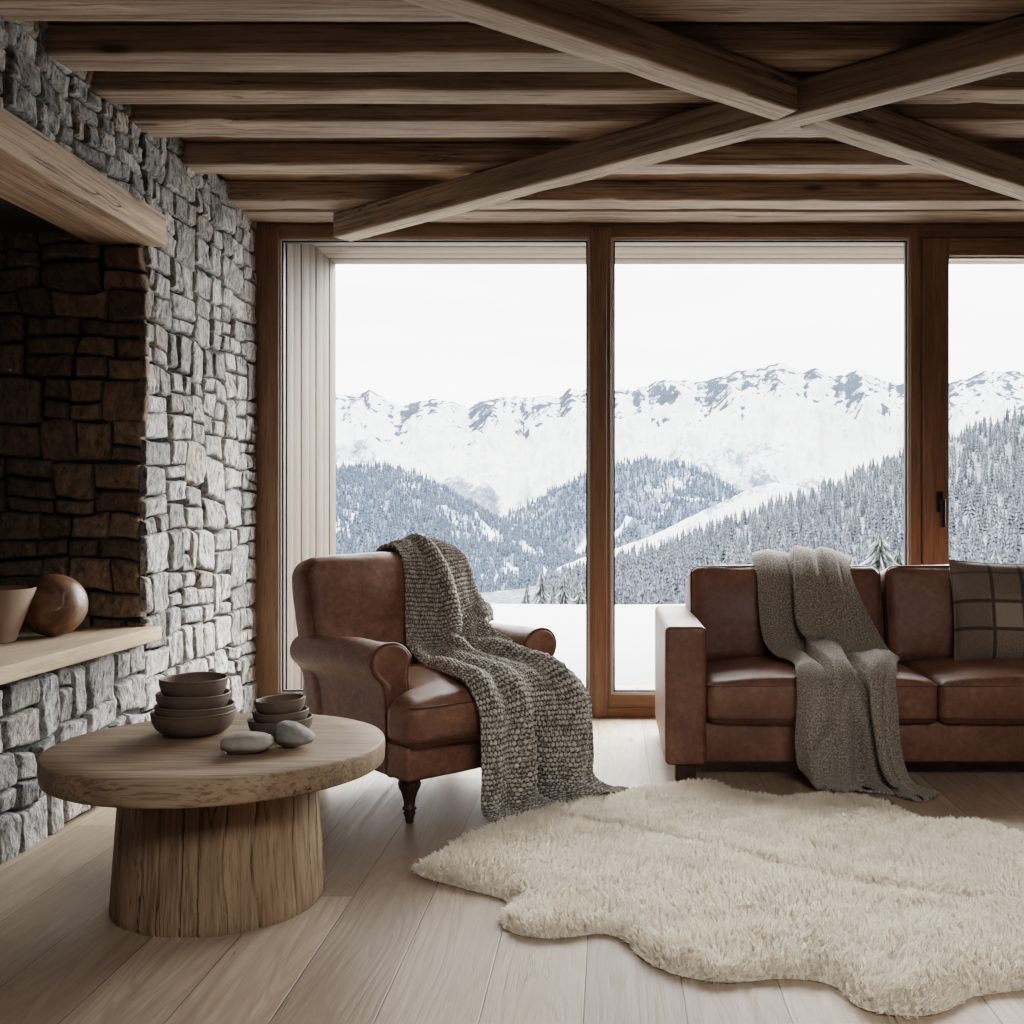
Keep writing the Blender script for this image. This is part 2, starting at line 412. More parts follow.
def stones(mb, rect, rng, place, minw, maxw, minh, maxh, depth=.019, gap=.0028, n=18, tone=(.62, 1.15), warm=.06, warp=.026, rough=1.0, quoin=None):
    """irregular rubble filling a rectangle (a,b in the wall plane); place maps (a,b,out) to the world"""
    out = []
    def split(a0, a1, b0, b1, d):
        w, h = a1 - a0, b1 - b0
        bigw, bigh = rng.uniform(.7, 1.0) * maxw, rng.uniform(.6, 1.0) * maxh
        if w > bigw and (w / maxw >= h / maxh or h <= bigh):
            if w < 2 * minw: out.append((a0, a1, b0, b1)); return
            t = rng.uniform(max(.3, minw / w), min(.7, 1 - minw / w)); m = a0 + w * t
            split(a0, m, b0, b1, d + 1); split(m, a1, b0, b1, d + 1)
        elif h > bigh:
            if h < 2 * minh: out.append((a0, a1, b0, b1)); return
            t = rng.uniform(max(.28, minh / h), min(.72, 1 - minh / h)); m = b0 + h * t
            split(a0, a1, b0, m, d + 1); split(a0, a1, m, b1, d + 1)
        elif w > 2.3 * minw and rng.random() < .16:
            m = a0 + w * rng.uniform(.35, .65); split(a0, m, b0, b1, d + 1); split(m, a1, b0, b1, d + 1)
        elif h > 2.3 * minh and rng.random() < .22:
            m = b0 + h * rng.uniform(.35, .65); split(a0, a1, b0, m, d + 1); split(a0, a1, m, b1, d + 1)
        else: out.append((a0, a1, b0, b1))
    split(*rect, 0)
    A0, A1, B0, B1 = rect
    t = np.linspace(-1, 1, n); t = np.sign(t) * (1 - (1 - np.abs(t)) ** 1.7)
    U, V_ = np.meshgrid(t, t, indexing='ij'); u, v = U.ravel(), V_.ravel()
    for (a0, a1, b0, b1) in out:
        w, h = a1 - a0, b1 - b0
        j = lambda: rng.uniform(-1, 1)
        sd = rng.random()
        cs = rng.uniform(.0, .16) if rng.random() < .75 else rng.uniform(.15, .4)
        uu = u * np.sqrt(1 - cs * v * v / 2 * .7); vv = v * np.sqrt(1 - cs * u * u / 2 * .7)
        ja = [min(w, h) * .07 * j() for _ in range(4)]; jb = [min(w, h) * .07 * j() for _ in range(4)]
        g = gap * rng.uniform(.6, 1.5)
        fa = (uu + 1) / 2; fb = (vv + 1) / 2
        a = a0 + g + (w - 2 * g) * fa + (1 - fa) * (1 - fb) * ja[0] + fa * (1 - fb) * ja[1] + fa * fb * ja[2] + (1 - fa) * fb * ja[3]
        b = b0 + g + (h - 2 * g) * fb + (1 - fa) * (1 - fb) * jb[0] + fa * (1 - fb) * jb[1] + fa * fb * jb[2] + (1 - fa) * fb * jb[3]
        P3 = np.stack([a, b, np.full_like(a, sd * 50)], -1)
        wob = min(w, h) * .05
        a = a + wob * vnoise(P3 * 13, 5); b = b + wob * vnoise(P3 * 13, 6)
        wa = warp * vnoise(np.stack([a * 2.2, b * 2.2, a * 0 + 1.5], -1), 8) + .75 * warp * vnoise(np.stack([a * 6.5, b * 6.5, a * 0 + 2.5], -1), 18)
        b = b + warp * vnoise(np.stack([a * 2.2, b * 2.2, a * 0 + 7.5], -1), 9) + .75 * warp * vnoise(np.stack([a * 6.5, b * 6.5, a * 0 + 8.5], -1), 19)
        a = a + wa
        a = np.clip(a, A0, A1); b = np.clip(b, B0 - .01, B1 + .01)
        e = np.maximum(np.abs(u), np.abs(v))
        bev = min(.3, .011 / min(w, h) * 2)
        prof = 1 - np.clip((e - (1 - bev)) / bev, 0, 1) ** 2.2
        base = depth * rng.uniform(.82, 1.1)
        o = -.004 + (base + .004) * prof + (u * j() + v * j()) * .005 * prof
        o = o + rough * prof * (.007 * fbm(P3 * 9, 11, 3) + .008 * ridged(P3 * np.array([22, 12, 1]), 12, 5))
        tn = rng.uniform(*tone); hu = (rng.uniform(.5, 1.0) if rng.random() < warm else rng.uniform(0, .22))
        mb.add(place(a, b, o), gridq(n, n), np.array([tn, hu, sd]))
NY0, NY1, NZ0, NZ1 = 1.2, 4.17, .575, 2.25                          # the niche in the left wall
mb = MB(); rng = random.Random(11)
pl = lambda a, b, o: np.stack([XL - .03 + o, a, b], -1)
stones(mb, (NY1, YW + .03, 0, ZC), rng, pl, .06, .30, .05, .26)
stones(mb, (2.0, NY1, 2.30, ZC), rng, pl, .08, .26, .055, .17)
stones(mb, (2.0, NY1, 0, NZ0 - .005), rng, pl, .08, .30, .06, .26)
dk = np.array([.12, 0, .3])
box(mb, -2.2, XL - .035, NY1 + .01, YW + .1, 0, ZC, 0, c=dk); box(mb, -2.2, -1.90, YW + .03, YW + .1, 0, ZC, 0, c=dk)
box(mb, -2.95, XL - .035, YN, NY1 + .01, NZ1 - .02, ZC, 0, c=dk)
box(mb, -2.95, XL - .035, YN, NY1 + .01, 0, NZ0 - .01, 0, c=dk)
box(mb, -2.95, XL - .035, YN, NY0, NZ0, NZ1, 0, c=dk)
box(mb, -2.95, -2.80, NY0, NY1 + .3, NZ0, NZ1, 0, c=dk)
wl = tag(mb.build('wall_left', M['stone'], color=True), kind='structure')
# inner side of the niche: larger fieldstones facing the room, warm light painted in as brown
mb = MB(); rng = random.Random(5)
pn = lambda a, b, o: np.stack([a, NY1 + .012 - o, b], -1)
stones(mb, (-2.82, XL - .004, NZ0, NZ1 + .02), rng, pn, .10, .34, .06, .22, depth=.03, gap=.003, n=18, tone=(.6, 1.3), warm=.35, rough=.55)
box(mb, -2.9, XL - .03, NY1 + .02, NY1 + .05, NZ0, NZ1, 0, c=dk)
tag(mb.build('wall_niche', M['warm_lit_stone'], color=True), kind='structure')
# remaining walls (outside the frame, they close the room)
mb = MB()
box(mb, XR, XR + .2, YN, YW + .1, 0, 2.9, 0)
tag(mb.build('wall_right', M['plaster'], smooth=False), kind='structure')
mb = MB(); box(mb, -3.0, XR + .2, YN - .2, YN, 0, 2.9, 0)
tag(mb.build('wall_near', M['plaster'], smooth=False), kind='structure')
mb = MB(); box(mb, -2.2, XR + .2, YW + .0, YW + .25, 2.637, 2.95, 0); box(mb, 3.02, XR, YW, YW + .25, 0, 2.637, 0)
tag(mb.build('wall_far', M['soffit'], smooth=False), kind='structure')
mb = MB(); box(mb, -3.1, XR + .3, YN - .3, YW + 1.3, 2.96, 3.1, 0)
tag(mb.build('trim_roof', M['plaster'], smooth=False), kind='structure')

# ================================================================== window, terrace door, outer reveal
def strip(mb, x0, x1, z0, z1, w, y0, y1, r=.003):                   # rectangular ring
    box(mb, x0, x0 + w, y0, y1, z0, z1, r); box(mb, x1 - w, x1, y0, y1, z0, z1, r)
    box(mb, x0 + w, x1 - w, y0, y1, z0, z0 + w, r); box(mb, x0 + w, x1 - w, y0, y1, z1 - w, z1, r)
ZT = 2.634
mb = MB()
box(mb, -1.915, -1.772, YW, YW + .10, 0, ZT, .005, 2)
box(mb, -.108, .006, YW - .012, YW + .10, 0.0, ZT - .02, .006, 2)
box(mb, -.086, -.016, YW - .03, YW, 0.0, ZT - .05, .006, 2)
box(mb, 1.605, 1.664, YW, YW + .10, 0, ZT, .005, 2)
wf = tag(mb.build('window_1', M['frame'], sharp=.6), kind='structure')
mb = MB()
box(mb, -1.772, 3.0, YW + .001, YW + .10, ZT - .072, ZT, .005, 2)
box(mb, -1.772, 1.605, YW + .001, YW + .10, 0, .118, .005, 2)
box(mb, -1.772, 1.605, YW - .014, YW + .02, 0, .05, .005, 2)
mb.build('frame_rail', M['frame_x'], wf, sharp=.6)
for (x0, x1) in ((-1.772, -.108), (.006, 1.605)):
    mb = MB(); strip(mb, x0, x1, .118, ZT - .072, .012, YW + .015, YW + .055)
    mb.build('glazing_bead', M['bead'], wf, sharp=.6)
    mb = MB(); strip(mb, x0 + .012, x1 - .012, .130, ZT - .084, .009, YW + .025, YW + .055, 0)
    mb.build('rubber_seal', M['seal'], wf, sharp=.6)
    mb = MB(); mb.add([[x0 + .01, YW + .05, .125], [x1 - .01, YW + .05, .125], [x1 - .01, YW + .05, ZT - .08], [x0 + .01, YW + .05, ZT - .08]], np.array([[0, 1, 2, 3]]))
    mb.build('pane', M['glass'], wf)
mb = MB(); dx0, dx1, dz0, dz1 = 1.668, 3.0, .03, 2.556
box(mb, dx0, dx0 + .138, YW - .02, YW + .08, dz0, dz1, .006, 2); box(mb, dx1 - .138, dx1, YW - .02, YW + .08, dz0, dz1, .006, 2)
d1 = tag(mb.build('door_1', M['frame'], sharp=.6), kind='structure')
mb = MB(); box(mb, dx0 + .138, dx1 - .138, YW - .02, YW + .08, dz1 - .096, dz1, .006, 2); box(mb, dx0 + .138, dx1 - .138, YW - .02, YW + .08, dz0, dz0 + .16, .006, 2)
box(mb, dx0, dx1, YW - .01, YW + .1, 0, .03, .003)
mb.build('sash_rail', M['frame_x'], d1, sharp=.6)
mb = MB(); strip(mb, dx0 + .138, dx1 - .138, dz0 + .16, dz1 - .096, .01, YW + .012, YW + .05)
mb.build('glazing_bead', M['bead'], d1, sharp=.6)
mb = MB(); a, b, c, d = dx0 + .14, dx1 - .14, dz0 + .165, dz1 - .1
mb.add([[a, YW + .04, c], [b, YW + .04, c], [b, YW + .04, d], [a, YW + .04, d]], np.array([[0, 1, 2, 3]])); mb.build('pane', M['glass'], d1)
hx, hz = XA(939.5, 5.45), ZA(502, 5.45)
mb = MB(); box(mb, hx - .017, hx + .017, YW - .034, YW - .018, hz - .055, hz + .055, .006, 2)
P, q = lathe([(0.0, 0), (.011, 0), (.011, .04), (0, .04)], 16); mb.add(rotx(P, PI / 2) + [hx, YW - .03, hz], q)
box(mb, hx - .011, hx + .013, YW - .085, YW - .066, hz - .135, hz + .012, .006, 2)
tag(mb.build('door_handle', M['black_metal'], d1, sharp=.6), 'black lever handle on an oval plate')

Y0, Y1 = YW + .10, 6.6
mb = MB()
yy = np.linspace(Y0, Y1, 8)
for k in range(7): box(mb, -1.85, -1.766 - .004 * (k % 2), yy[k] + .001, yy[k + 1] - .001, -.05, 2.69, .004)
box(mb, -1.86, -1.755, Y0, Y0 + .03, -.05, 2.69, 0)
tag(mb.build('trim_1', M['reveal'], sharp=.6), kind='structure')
mb = MB()
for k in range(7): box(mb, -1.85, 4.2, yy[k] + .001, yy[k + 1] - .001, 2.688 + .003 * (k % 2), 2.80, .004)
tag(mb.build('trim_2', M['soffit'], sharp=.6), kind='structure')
mb = MB()
for k in range(42): box(mb, -1.85 + k * .145, -1.85 + k * .145 + .139, Y0, Y1, -.06, -.02 - .003 * (k % 2), .004)
tag(mb.build('trim_3', M['deck'], sharp=.6), kind='structure')

# ================================================================== joists, braces, mantel, ledge
def beam_mesh(mb, L, w, h, seed, x0=0, wob=.0035, nx=60):
    P, Q = rbox(L, w, h, .012, 2, (nx, 3, 3))
    P = P + [L / 2 + x0, 0, h / 2]
    q = P * np.array([1.6, 5, 5]) + seed * 7.7
    edge = (np.abs(P[:, 1]) > w / 2 - .02)
    P[:, 1] += wob * fbm(q, seed, 3) ; P[:, 2] += wob * .8 * fbm(q + 31, seed + 1, 3)
    chip = np.clip(fbm(P * np.array([5, 12, 12]) + seed, seed + 2, 2) - .25, 0, 1) * .014
    P[:, 2] += chip * (P[:, 2] < .02)
    mb.add(P, Q); return mb
ZJ = 2.64
joists = [  # near edge, far edge, label
    (3.08, 3.23, 'broad ceiling joist at the very top edge, closest to the camera'),
    (3.44, 3.60, 'wooden ceiling joist just behind the joist at the top edge'),
    (3.745, 3.885, 'wooden ceiling joist passing behind the upper end of the crossed braces'),
    (4.04, 4.23, 'wooden ceiling joist at the level where the two diagonal braces cross'),
    (4.55, 4.69, 'wooden ceiling joist right above the stone corner of the fireplace niche'),
    (5.08, 5.24, 'wooden ceiling joist one before the window header beam'),
    (5.262, 5.465, 'pale wooden header beam lying directly along the top of the window')]
for i, (a, b, lab) in enumerate(joists):
    mb = MB(); zb = ZJ + (.0 if i < 6 else -.004)
    beam_mesh(mb, XR + 1.93, b - a, ZC - zb + .0, 20 + i, -1.93)
    o = mb.build('ceiling_joist' if i < 6 else 'header_beam', M['joist'], loc=(0, (a + b) / 2, zb), sharp=.7)
    tag(o, lab, 'beam', 'joists across the ceiling' if i < 6 else None)
ZB = 2.512
def brace(p0, p1, w, seed, name, lab, dz=0.0):
    p0, p1 = np.array(p0), np.array(p1); d = p1 - p0; L = np.linalg.norm(d)
    mb = MB(); beam_mesh(mb, L, w, ZJ - .002 - ZB - dz, seed, 0, .004, 50)
    o = mb.build(name, M['brace'], loc=(p0[0], p0[1], ZB + dz), rotz=math.atan2(d[1], d[0]), sharp=.7)
    return tag(o, lab, 'beam', 'crossed diagonal braces under the joists')
k = (ZB - EYE) * FPX
def bp(px, py): Y = k / (CY - py); return np.array([XA(px, Y), Y])
b0, b1 = bp(342, 240), bp(1024, 62); db = (b1 - b0) / np.linalg.norm(b1 - b0)
brace(b0, b1 + db * .75, .118, 41, 'diagonal_brace', 'long diagonal brace rising from the window top to the upper right, unbroken where they cross')
a0, a1 = bp(456, 8), bp(1024, 195); da = (a1 - a0) / np.linalg.norm(a1 - a0)
# crossing point
Mx = np.array([da, -db]).T; ta, tb = np.linalg.solve(Mx, b0 - a0); X0 = a0 + da * ta
sinc = abs(da[0] * db[1] - da[1] * db[0]); off = .060 / sinc
brace(a0 - da * .6, X0 - da * off, .12, 42, 'diagonal_brace', 'half brace coming from the top edge that butts into the unbroken brace')
brace(X0 + da * off, a1 + da * .7, .12, 43, 'diagonal_brace', 'half brace running from the crossing down to the right edge above the terrace door')

mb = MB(); P, Q = rbox(.29, 3.1, .130, .008, 2, (4, 70, 4))
q = P * np.array([5, 1.6, 5]); P[:, 0] += .007 * fbm(q, 3, 3); P[:, 2] += .006 * fbm(q + 9, 4, 3); mb.add(P, Q)
tag(mb.build('mantel_beam', M['mantel'], loc=(-1.972, 4.222 - 1.55, 2.252), sharp=.7), 'thick rough oak mantel beam set in the stone above the dark niche', 'beam')
mb = MB(); P, Q = rbox(.95, 3.0, .056, .006, 2, (4, 60, 1)); P[:, 0] += .003 * fbm(P * np.array([3, 2, 3]), 6, 3); mb.add(P, Q)
tag(mb.build('ledge_board', M['shelf'], loc=(-1.835 - .475, 4.195 - 1.5, .602), sharp=.7), 'pale oak ledge board lying in the stone niche under the mantel beam', 'shelf')
# ================================================================== snow, valley, forests, mountains
SN = SNOW_ALB
M['snow'] = (lambda T: T.fin(T.mix(T.noise(T.vmath('MULTIPLY', T.obj(), (1, .4, 1)), .9, 4), (SN * .93, SN * .945, SN * .96), (SN, SN * 1.0, SN * 1.005)), .7,
                             T.bump(T.noise(T.obj(), 5, 4), .12, .03), spec=.1))(NT('fresh_snow'))
def mat_terrain(name, snow, rock, forest, fleck, fs, stretch=1.0):
    T = NT(name); c = T.sep(T.attr()); p = T.vmath('MULTIPLY', T.pos(), (1, .35, 1.0 / stretch))
    n = T.noise(p, fs, 3, .7); n2 = T.noise(p, fs * .22, 3, .6)
    f = T.math('ADD', T.math('MULTIPLY', n, .7), T.math('MULTIPLY', n2, .3))
    fo = T.ramp(f, [(.36, forest), (.50, tuple(.62 * a + .38 * b for a, b in zip(forest, fleck))), (.62, fleck)])
    col_ = T.mix(T.maprange(T.math('ADD', c[0], T.math('MULTIPLY', T.math('SUBTRACT', n, .5), .9)), .42, .62), snow, rock)
    col_ = T.mix(T.maprange(T.math('ADD', c[1], T.math('MULTIPLY', T.math('SUBTRACT', n, .5), 1.1)), .40, .60), col_, fo)
    return T.fin(col_, .9, spec=.0)
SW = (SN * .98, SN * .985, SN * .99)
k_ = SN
M['far'] = mat_terrain('snowy_range', SW, (k_ * .13, k_ * .16, k_ * .21), (k_ * .17, k_ * .215, k_ * .285), (k_ * .44, k_ * .49, k_ * .56), .07)  # aerial haze mixed into the bluish rock and forest colours
M['mid'] = mat_terrain('forested_slope', SW, (k_ * .3, k_ * .3, k_ * .33), (k_ * .155, k_ * .195, k_ * .26), (k_ * .40, k_ * .45, k_ * .525), .16, 1.6)  # distance haze is put into the blue-grey forest colour
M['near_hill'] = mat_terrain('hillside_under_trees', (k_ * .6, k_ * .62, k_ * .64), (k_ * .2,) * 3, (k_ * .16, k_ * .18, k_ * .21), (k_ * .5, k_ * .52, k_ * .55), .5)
def mat_tree(name, dark, snow):
    T = NT(name); c = T.sep(T.attr())
    n = T.noise(T.vmath('ADD', T.obj(), T.comb(T.math('MULTIPLY', T.rnd(), 50), 0.0, 0.0)), 2.2, 3, .7)
    f = T.math('ADD', c[0], T.math('MULTIPLY', T.math('SUBTRACT', n, .5), .8))
    return T.fin(T.mix(T.maprange(f, .25, .75), dark, snow), .9, spec=.0)
M['tree'] = mat_tree('frosted_conifer', (k_ * .155, k_ * .177, k_ * .21), (k_ * .62, k_ * .65, k_ * .685))
M['hero_tree'] = mat_tree('snowy_spruce', (k_ * .075, k_ * .09, k_ * .085), (k_ * .74, k_ * .77, k_ * .79))

def interp_px(pts, px):
    a = np.array(pts, float); return [np.interp(px, a[:, 0], a[:, j]) for j in range(1, a.shape[1])]
class Layer:
    def __init__(s, ridge, base, px0, px1, nu, nv, shape=1.0, amp=0.0, fr=(10, 3), seed=1, jag=0.0, back=.25):
        """ridge/base: lists of (px, py, Y) in view of the camera; the slope is the ground between them"""
        s.nu, s.nv = nu, nv
        px = np.linspace(px0, px1, nu)
        ry, rY = interp_px(ridge, px); by, bY = interp_px(base, px)
        if jag: ry = ry + jag * (fbm(np.stack([px * .06, px * 0, px * 0 + seed], -1), seed, 4) + .6 * vnoise(np.stack([px * .35, px * 0, px * 0 + seed], -1), seed))
        R = np.stack([(px - CX) / FPX * rY, rY, EYE - (ry - CY) / FPX * rY], -1)
        B = np.stack([(px - CX) / FPX * bY, bY, EYE - (by - CY) / FPX * bY], -1)
        v = np.linspace(0, 1, nv)[None, :, None]
        G = B[:, None] * (1 - v) + R[:, None] * v
        zz = B[:, None, 2] + (R[:, None, 2] - B[:, None, 2]) * v[..., 0] ** shape
        G[..., 2] = zz
        Wd = np.linalg.norm(R[-1] - R[0])
        u = np.linspace(0, 1, nu)[:, None] * np.ones((1, nv)); vv = np.ones((nu, 1)) * np.linspace(0, 1, nv)[None]
        s.u, s.vv = u, vv
        q = np.stack([u * fr[0], vv * fr[1], u * 0 + seed], -1)
        s.nz = ridged(q, seed, 5)
        env = np.clip(np.sin(PI * np.clip(vv, 0, 1)), 0, 1) ** .7
        G[..., 2] += amp * s.nz * env
        s.G = G
        # falling back side
        b1 = G[:, -1] + (G[:, -1] - G[:, 0]) * np.array([back, back, 0]); b1[:, 2] = G[:, -1, 2] - (G[:, -1, 2] - G[:, 0, 2]) * back * 2.5
        s.full = np.concatenate([G, b1[:, None]], 1)
    def at(s, u, v):
        a = np.clip(u * (s.nu - 1), 0, s.nu - 1.001); b = np.clip(v * (s.nv - 1), 0, s.nv - 1.001)
        i, j = a.astype(int), b.astype(int); f, g = (a - i)[:, None], (b - j)[:, None]
        G = s.G
        return (G[i, j] * (1 - f) * (1 - g) + G[i + 1, j] * f * (1 - g) + G[i, j + 1] * (1 - f) * g + G[i + 1, j + 1] * f * g)
    def build(s, name, mat, rock, forest):
        c = np.zeros(s.full.shape); c[:, :-1, 0] = rock; c[:, :-1, 1] = forest; c[:, -1] = c[:, -2]
        mb = MB(); mb.add(s.full.reshape(-1, 3), gridq(s.nu, s.nv + 1), c.reshape(-1, 3))
        return tag(mb.build(name, mat, color=True), kind='structure')

# --- far range
far_r = [(150, 430), (250, 405), (300, 412), (336, 394), (352, 396), (370, 389), (378, 394), (401, 406), (418, 401), (433, 399), (453, 401), (469, 408), (485, 400), (503, 396), (525, 398), (546, 395),
         (560, 397), (572, 387), (589, 391), (605, 393), (619, 390), (635, 391), (648, 386), (660, 380), (684, 380), (707, 381), (730, 374), (750, 368), (765, 367), (779, 361), (794, 368), (805, 372), (817, 366),
         (833, 376), (845, 374), (860, 368), (883, 380), (896, 384), (925, 385), (950, 383), (983, 372), (1024, 371), (1100, 380), (1250, 400)]
L1 = Layer([(a, b, 4300) for a, b in far_r], [(0, 560, 2100), (1300, 560, 2100)], 150, 1250, 660, 220, 1.15, 75, (24, 5), 3, 1.6)
q = np.stack([L1.u * 60, L1.vv * 16, L1.u * 0], -1)
r_ = fbm(q * np.array([1.6, 2.2, 1]), 21, 6, .62); el = L1.vv
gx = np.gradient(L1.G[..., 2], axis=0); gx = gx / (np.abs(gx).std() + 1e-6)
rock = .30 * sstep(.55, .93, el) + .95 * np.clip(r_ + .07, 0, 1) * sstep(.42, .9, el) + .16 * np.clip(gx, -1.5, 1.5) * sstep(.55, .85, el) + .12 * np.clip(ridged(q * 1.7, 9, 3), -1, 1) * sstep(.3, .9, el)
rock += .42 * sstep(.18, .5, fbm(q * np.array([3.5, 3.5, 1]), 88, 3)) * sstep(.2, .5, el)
pxu = 150 + 1100 * L1.u
fl = np.interp(pxu, [150, 340, 420, 500, 560, 640, 700, 780, 850, 1250], [.50, .46, .30, .22, .28, .34, .36, .33, .27, .27])
fr_ = fl - el + .16 * fbm(np.stack([L1.u * 30, L1.vv * 7, L1.u * 0 + 4], -1), 31, 4)
forest = .5 + np.clip(fr_ * 4.0, -.55, .5) + .10 * np.clip(fbm(q * np.array([2.4, 2.4, 1]), 77, 3), 0, 1) * sstep(.85, .3, el) * 2.0
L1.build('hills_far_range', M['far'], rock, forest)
# --- left forested flank
L2 = Layer([(150, 405, 1500), (250, 440, 1500), (336, 462, 1550), (386, 463, 1600), (420, 474, 1650), (453, 495, 1700), (479, 509, 1750), (499, 521, 1800), (519, 532, 1700), (552, 547, 1500), (600, 572, 1200), (680, 606, 1000)],
           [(0, 625, 650), (500, 610, 750), (700, 615, 800)], 150, 680, 360, 120, 1.0, 16, (14, 4), 5, 1.5)
f2 = .80 + .55 * fbm(np.stack([L2.u * 16, L2.vv * 5, L2.u * 0], -1), 41, 4) - .55 * sstep(.88, 1.0, L2.vv + .08 * L2.nz) * sstep(.75, .3, L2.u)
f2 = f2 - .7 * sstep(.90, .99, fbm(np.stack([L2.u * 30 + L2.vv * 6, L2.vv * 3, L2.u * 0], -1), 47, 2) * .6 + .5 + .12 * L2.nz)
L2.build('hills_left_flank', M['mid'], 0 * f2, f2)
# --- right forested flank
L3 = Layer([(400, 590, 1500), (470, 545, 1800), (499, 522, 1900), (506, 513, 1950), (519, 508, 1950), (536, 499, 1950), (559, 486, 1950), (586, 474, 1950), (612, 466, 1950), (645, 457, 1950), (675, 462, 1950), (700, 468, 1900), (722, 482, 1850), (760, 505, 1700), (800, 520, 1500), (900, 560, 1300)],
           [(400, 612, 1050), (900, 612, 1050)], 400, 900, 300, 120, 1.0, 20, (12, 4), 8, 2.5)
f3 = .76 + .5 * fbm(np.stack([L3.u * 14 - L3.vv * 5, L3.vv * 4, L3.u * 0], -1), 51, 4) - .5 * sstep(.9, 1.0, L3.vv)
f3 = f3 - .6 * sstep(.66, .78, fbm(np.stack([L3.u * 15 - L3.vv * 9, L3.vv * 2, L3.u * 0], -1), 57, 2) * .5 + .5)
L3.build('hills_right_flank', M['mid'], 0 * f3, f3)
# --- cleared snowy band above the near hill
L5 = Layer([(470, 600, 960), (540, 577, 980), (560, 566, 1000), (600, 553, 1020), (650, 537, 1050), (684, 520, 1080), (720, 503, 1100), (750, 489, 1120), (775, 482, 1120), (820, 490, 1100), (900, 520, 1050)],
           [(470, 612, 940), (900, 612, 940)], 470, 900, 160, 30, 1.0, 3, (9, 3), 12, 1.0)
f5 = .25 + .5 * fbm(np.stack([L5.u * 20, L5.vv * 5, L5.u * 0], -1), 61, 3)
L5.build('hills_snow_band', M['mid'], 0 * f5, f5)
# --- near hill with frosted conifers
L4 = Layer([(440, 612, 470), (520, 600, 500), (560, 588, 540), (590, 578, 580), (620, 566, 620), (660, 553, 670), (700, 538, 710), (750, 518, 760), (800, 498, 800), (850, 480, 830), (906, 456, 860), (948, 440, 880), (1024, 414, 900), (1150, 375, 930), (1300, 335, 950)],
           [(440, 622, 360), (1300, 640, 330)], 440, 1300, 220, 60, 1.05, 5, (9, 4), 15, 1.0)
f4 = .7 + .3 * fbm(np.stack([L4.u * 20, L4.vv * 8, L4.u * 0], -1), 71, 3)
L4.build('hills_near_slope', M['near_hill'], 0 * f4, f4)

def conifer(tiers, n, seed, wid=.24, droop=.5, jag=.45, trunk=True, snow=.55):
    """unit-height conifer: a trunk and tiers of drooping jagged boughs"""
    r = random.Random(seed); V = []; F3 = []; C = []
    for t in range(tiers):
        f = t / tiers
        zb = .06 + .9 * f ** .93; zt = min(1.0, zb + (1.3 / tiers) * (1 - f * .4) + .03)
        R = wid * (1 - f) ** .85 + .012
        o = len(V); V.append((0, 0, zt)); C.append((r.uniform(.3, .8) * snow, 0, 0))
        ph = r.random() * 6
        for k in range(n):
            a = ph + 2 * PI * k / n + r.uniform(-.15, .15)
            rr = R * (1 if k % 2 == 0 else 1 - jag) * r.uniform(.75, 1.15)
            V.append((rr * math.cos(a), rr * math.sin(a), zb - droop * rr * .35 * (1 if k % 2 == 0 else .2)))
            C.append(((r.uniform(.55, 1.35) if k % 2 == 0 else r.uniform(0, .5)) * snow, 0, 0))
        for k in range(n): F3.append((o, o + 1 + k, o + 1 + (k + 1) % n))
    return np.array(V), np.array(F3), np.array(C)
protoT = [conifer(6, 8, s, .20 + .03 * (s % 3), .6, .5) for s in range(5)]
rs = np.random.RandomState(4)
NT_ = 5200
U = rs.rand(NT_) ** .9; Vv = rs.rand(NT_) ** 1.25
P = L4.at(U, Vv); hgt = rs.uniform(8.0, 14.5, NT_) * (1 - .12 * Vv)
px = P[:, 0] / P[:, 1] * FPX + CX
seen = (px > 545) & (px < 1040)
P, hgt, px = P[seen], hgt[seen], px[seen]
top = CY - (P[:, 2] + hgt - EYE) / P[:, 1] * FPX
vis = (top < 596) & ~((px > 592) & (px < 610)) & ~((px > 912) & (px < 944)) & ~((px > 655) & (top > 566)) & (px < 1015)
size = hgt / P[:, 1] * vis
order = np.argsort(-size); ind = order[:300]; rest = order[300:]
def tree_obj(name, proto, mat):
    V_, F_, C_ = proto; mb = MB(); mb.add(V_, F_, C_); return mb.build(name, mat, color=True)
meshes = []
for i in ind:
    k = int(rs.randint(5)); o = None
    if k not in [m[0] for m in meshes]:
        o = tree_obj('frosted_conifer', protoT[k], M['tree']); meshes.append((k, o.data))
    else:
        o = bpy.data.objects.new('frosted_conifer', dict(meshes)[k]); col.objects.link(o)
    o.location = P[i] - [0, 0, .3]; h = hgt[i]; o.scale = (h, h, h); o.rotation_euler.z = rs.uniform(0, 6)
    tag(o, 'one of the frost-covered grey conifers standing on the steep hillside', 'tree', 'frosted conifers on the hillside')
def tree_mass(name, pos, hg, protos, mat, label):
    mb = MB()
    for k, (V_, F_, C_) in enumerate(protos):
        m = np.arange(len(pos)) % len(protos) == k
        p_, h_ = pos[m], hg[m]; a = rs.uniform(0, 6, len(p_)); ca, sa = np.cos(a)[:, None], np.sin(a)[:, None]
        X = V_[None, :, 0] * ca - V_[None, :, 1] * sa; Y = V_[None, :, 0] * sa + V_[None, :, 1] * ca
        A = np.stack([X, Y, np.broadcast_to(V_[None, :, 2], X.shape)], -1) * h_[:, None, None] + p_[:, None]
        Fq = (F_[None] + (np.arange(len(p_)) * len(V_))[:, None, None]).reshape(-1, 3)
        cc = np.clip(C_[None] * rs.uniform(.6, 1.25, (len(p_), 1, 1)), 0, 1)
        mb.add(A.reshape(-1, 3), Fq, cc.reshape(-1, 3))
    return tag(mb.build(name, mat, color=True), label, 'forest', kind='stuff')
tree_mass('conifer_forest', P[rest] - [0, 0, .3], hgt[rest], protoT, M['tree'], 'dense frosted conifer forest covering the rest of the hillside')
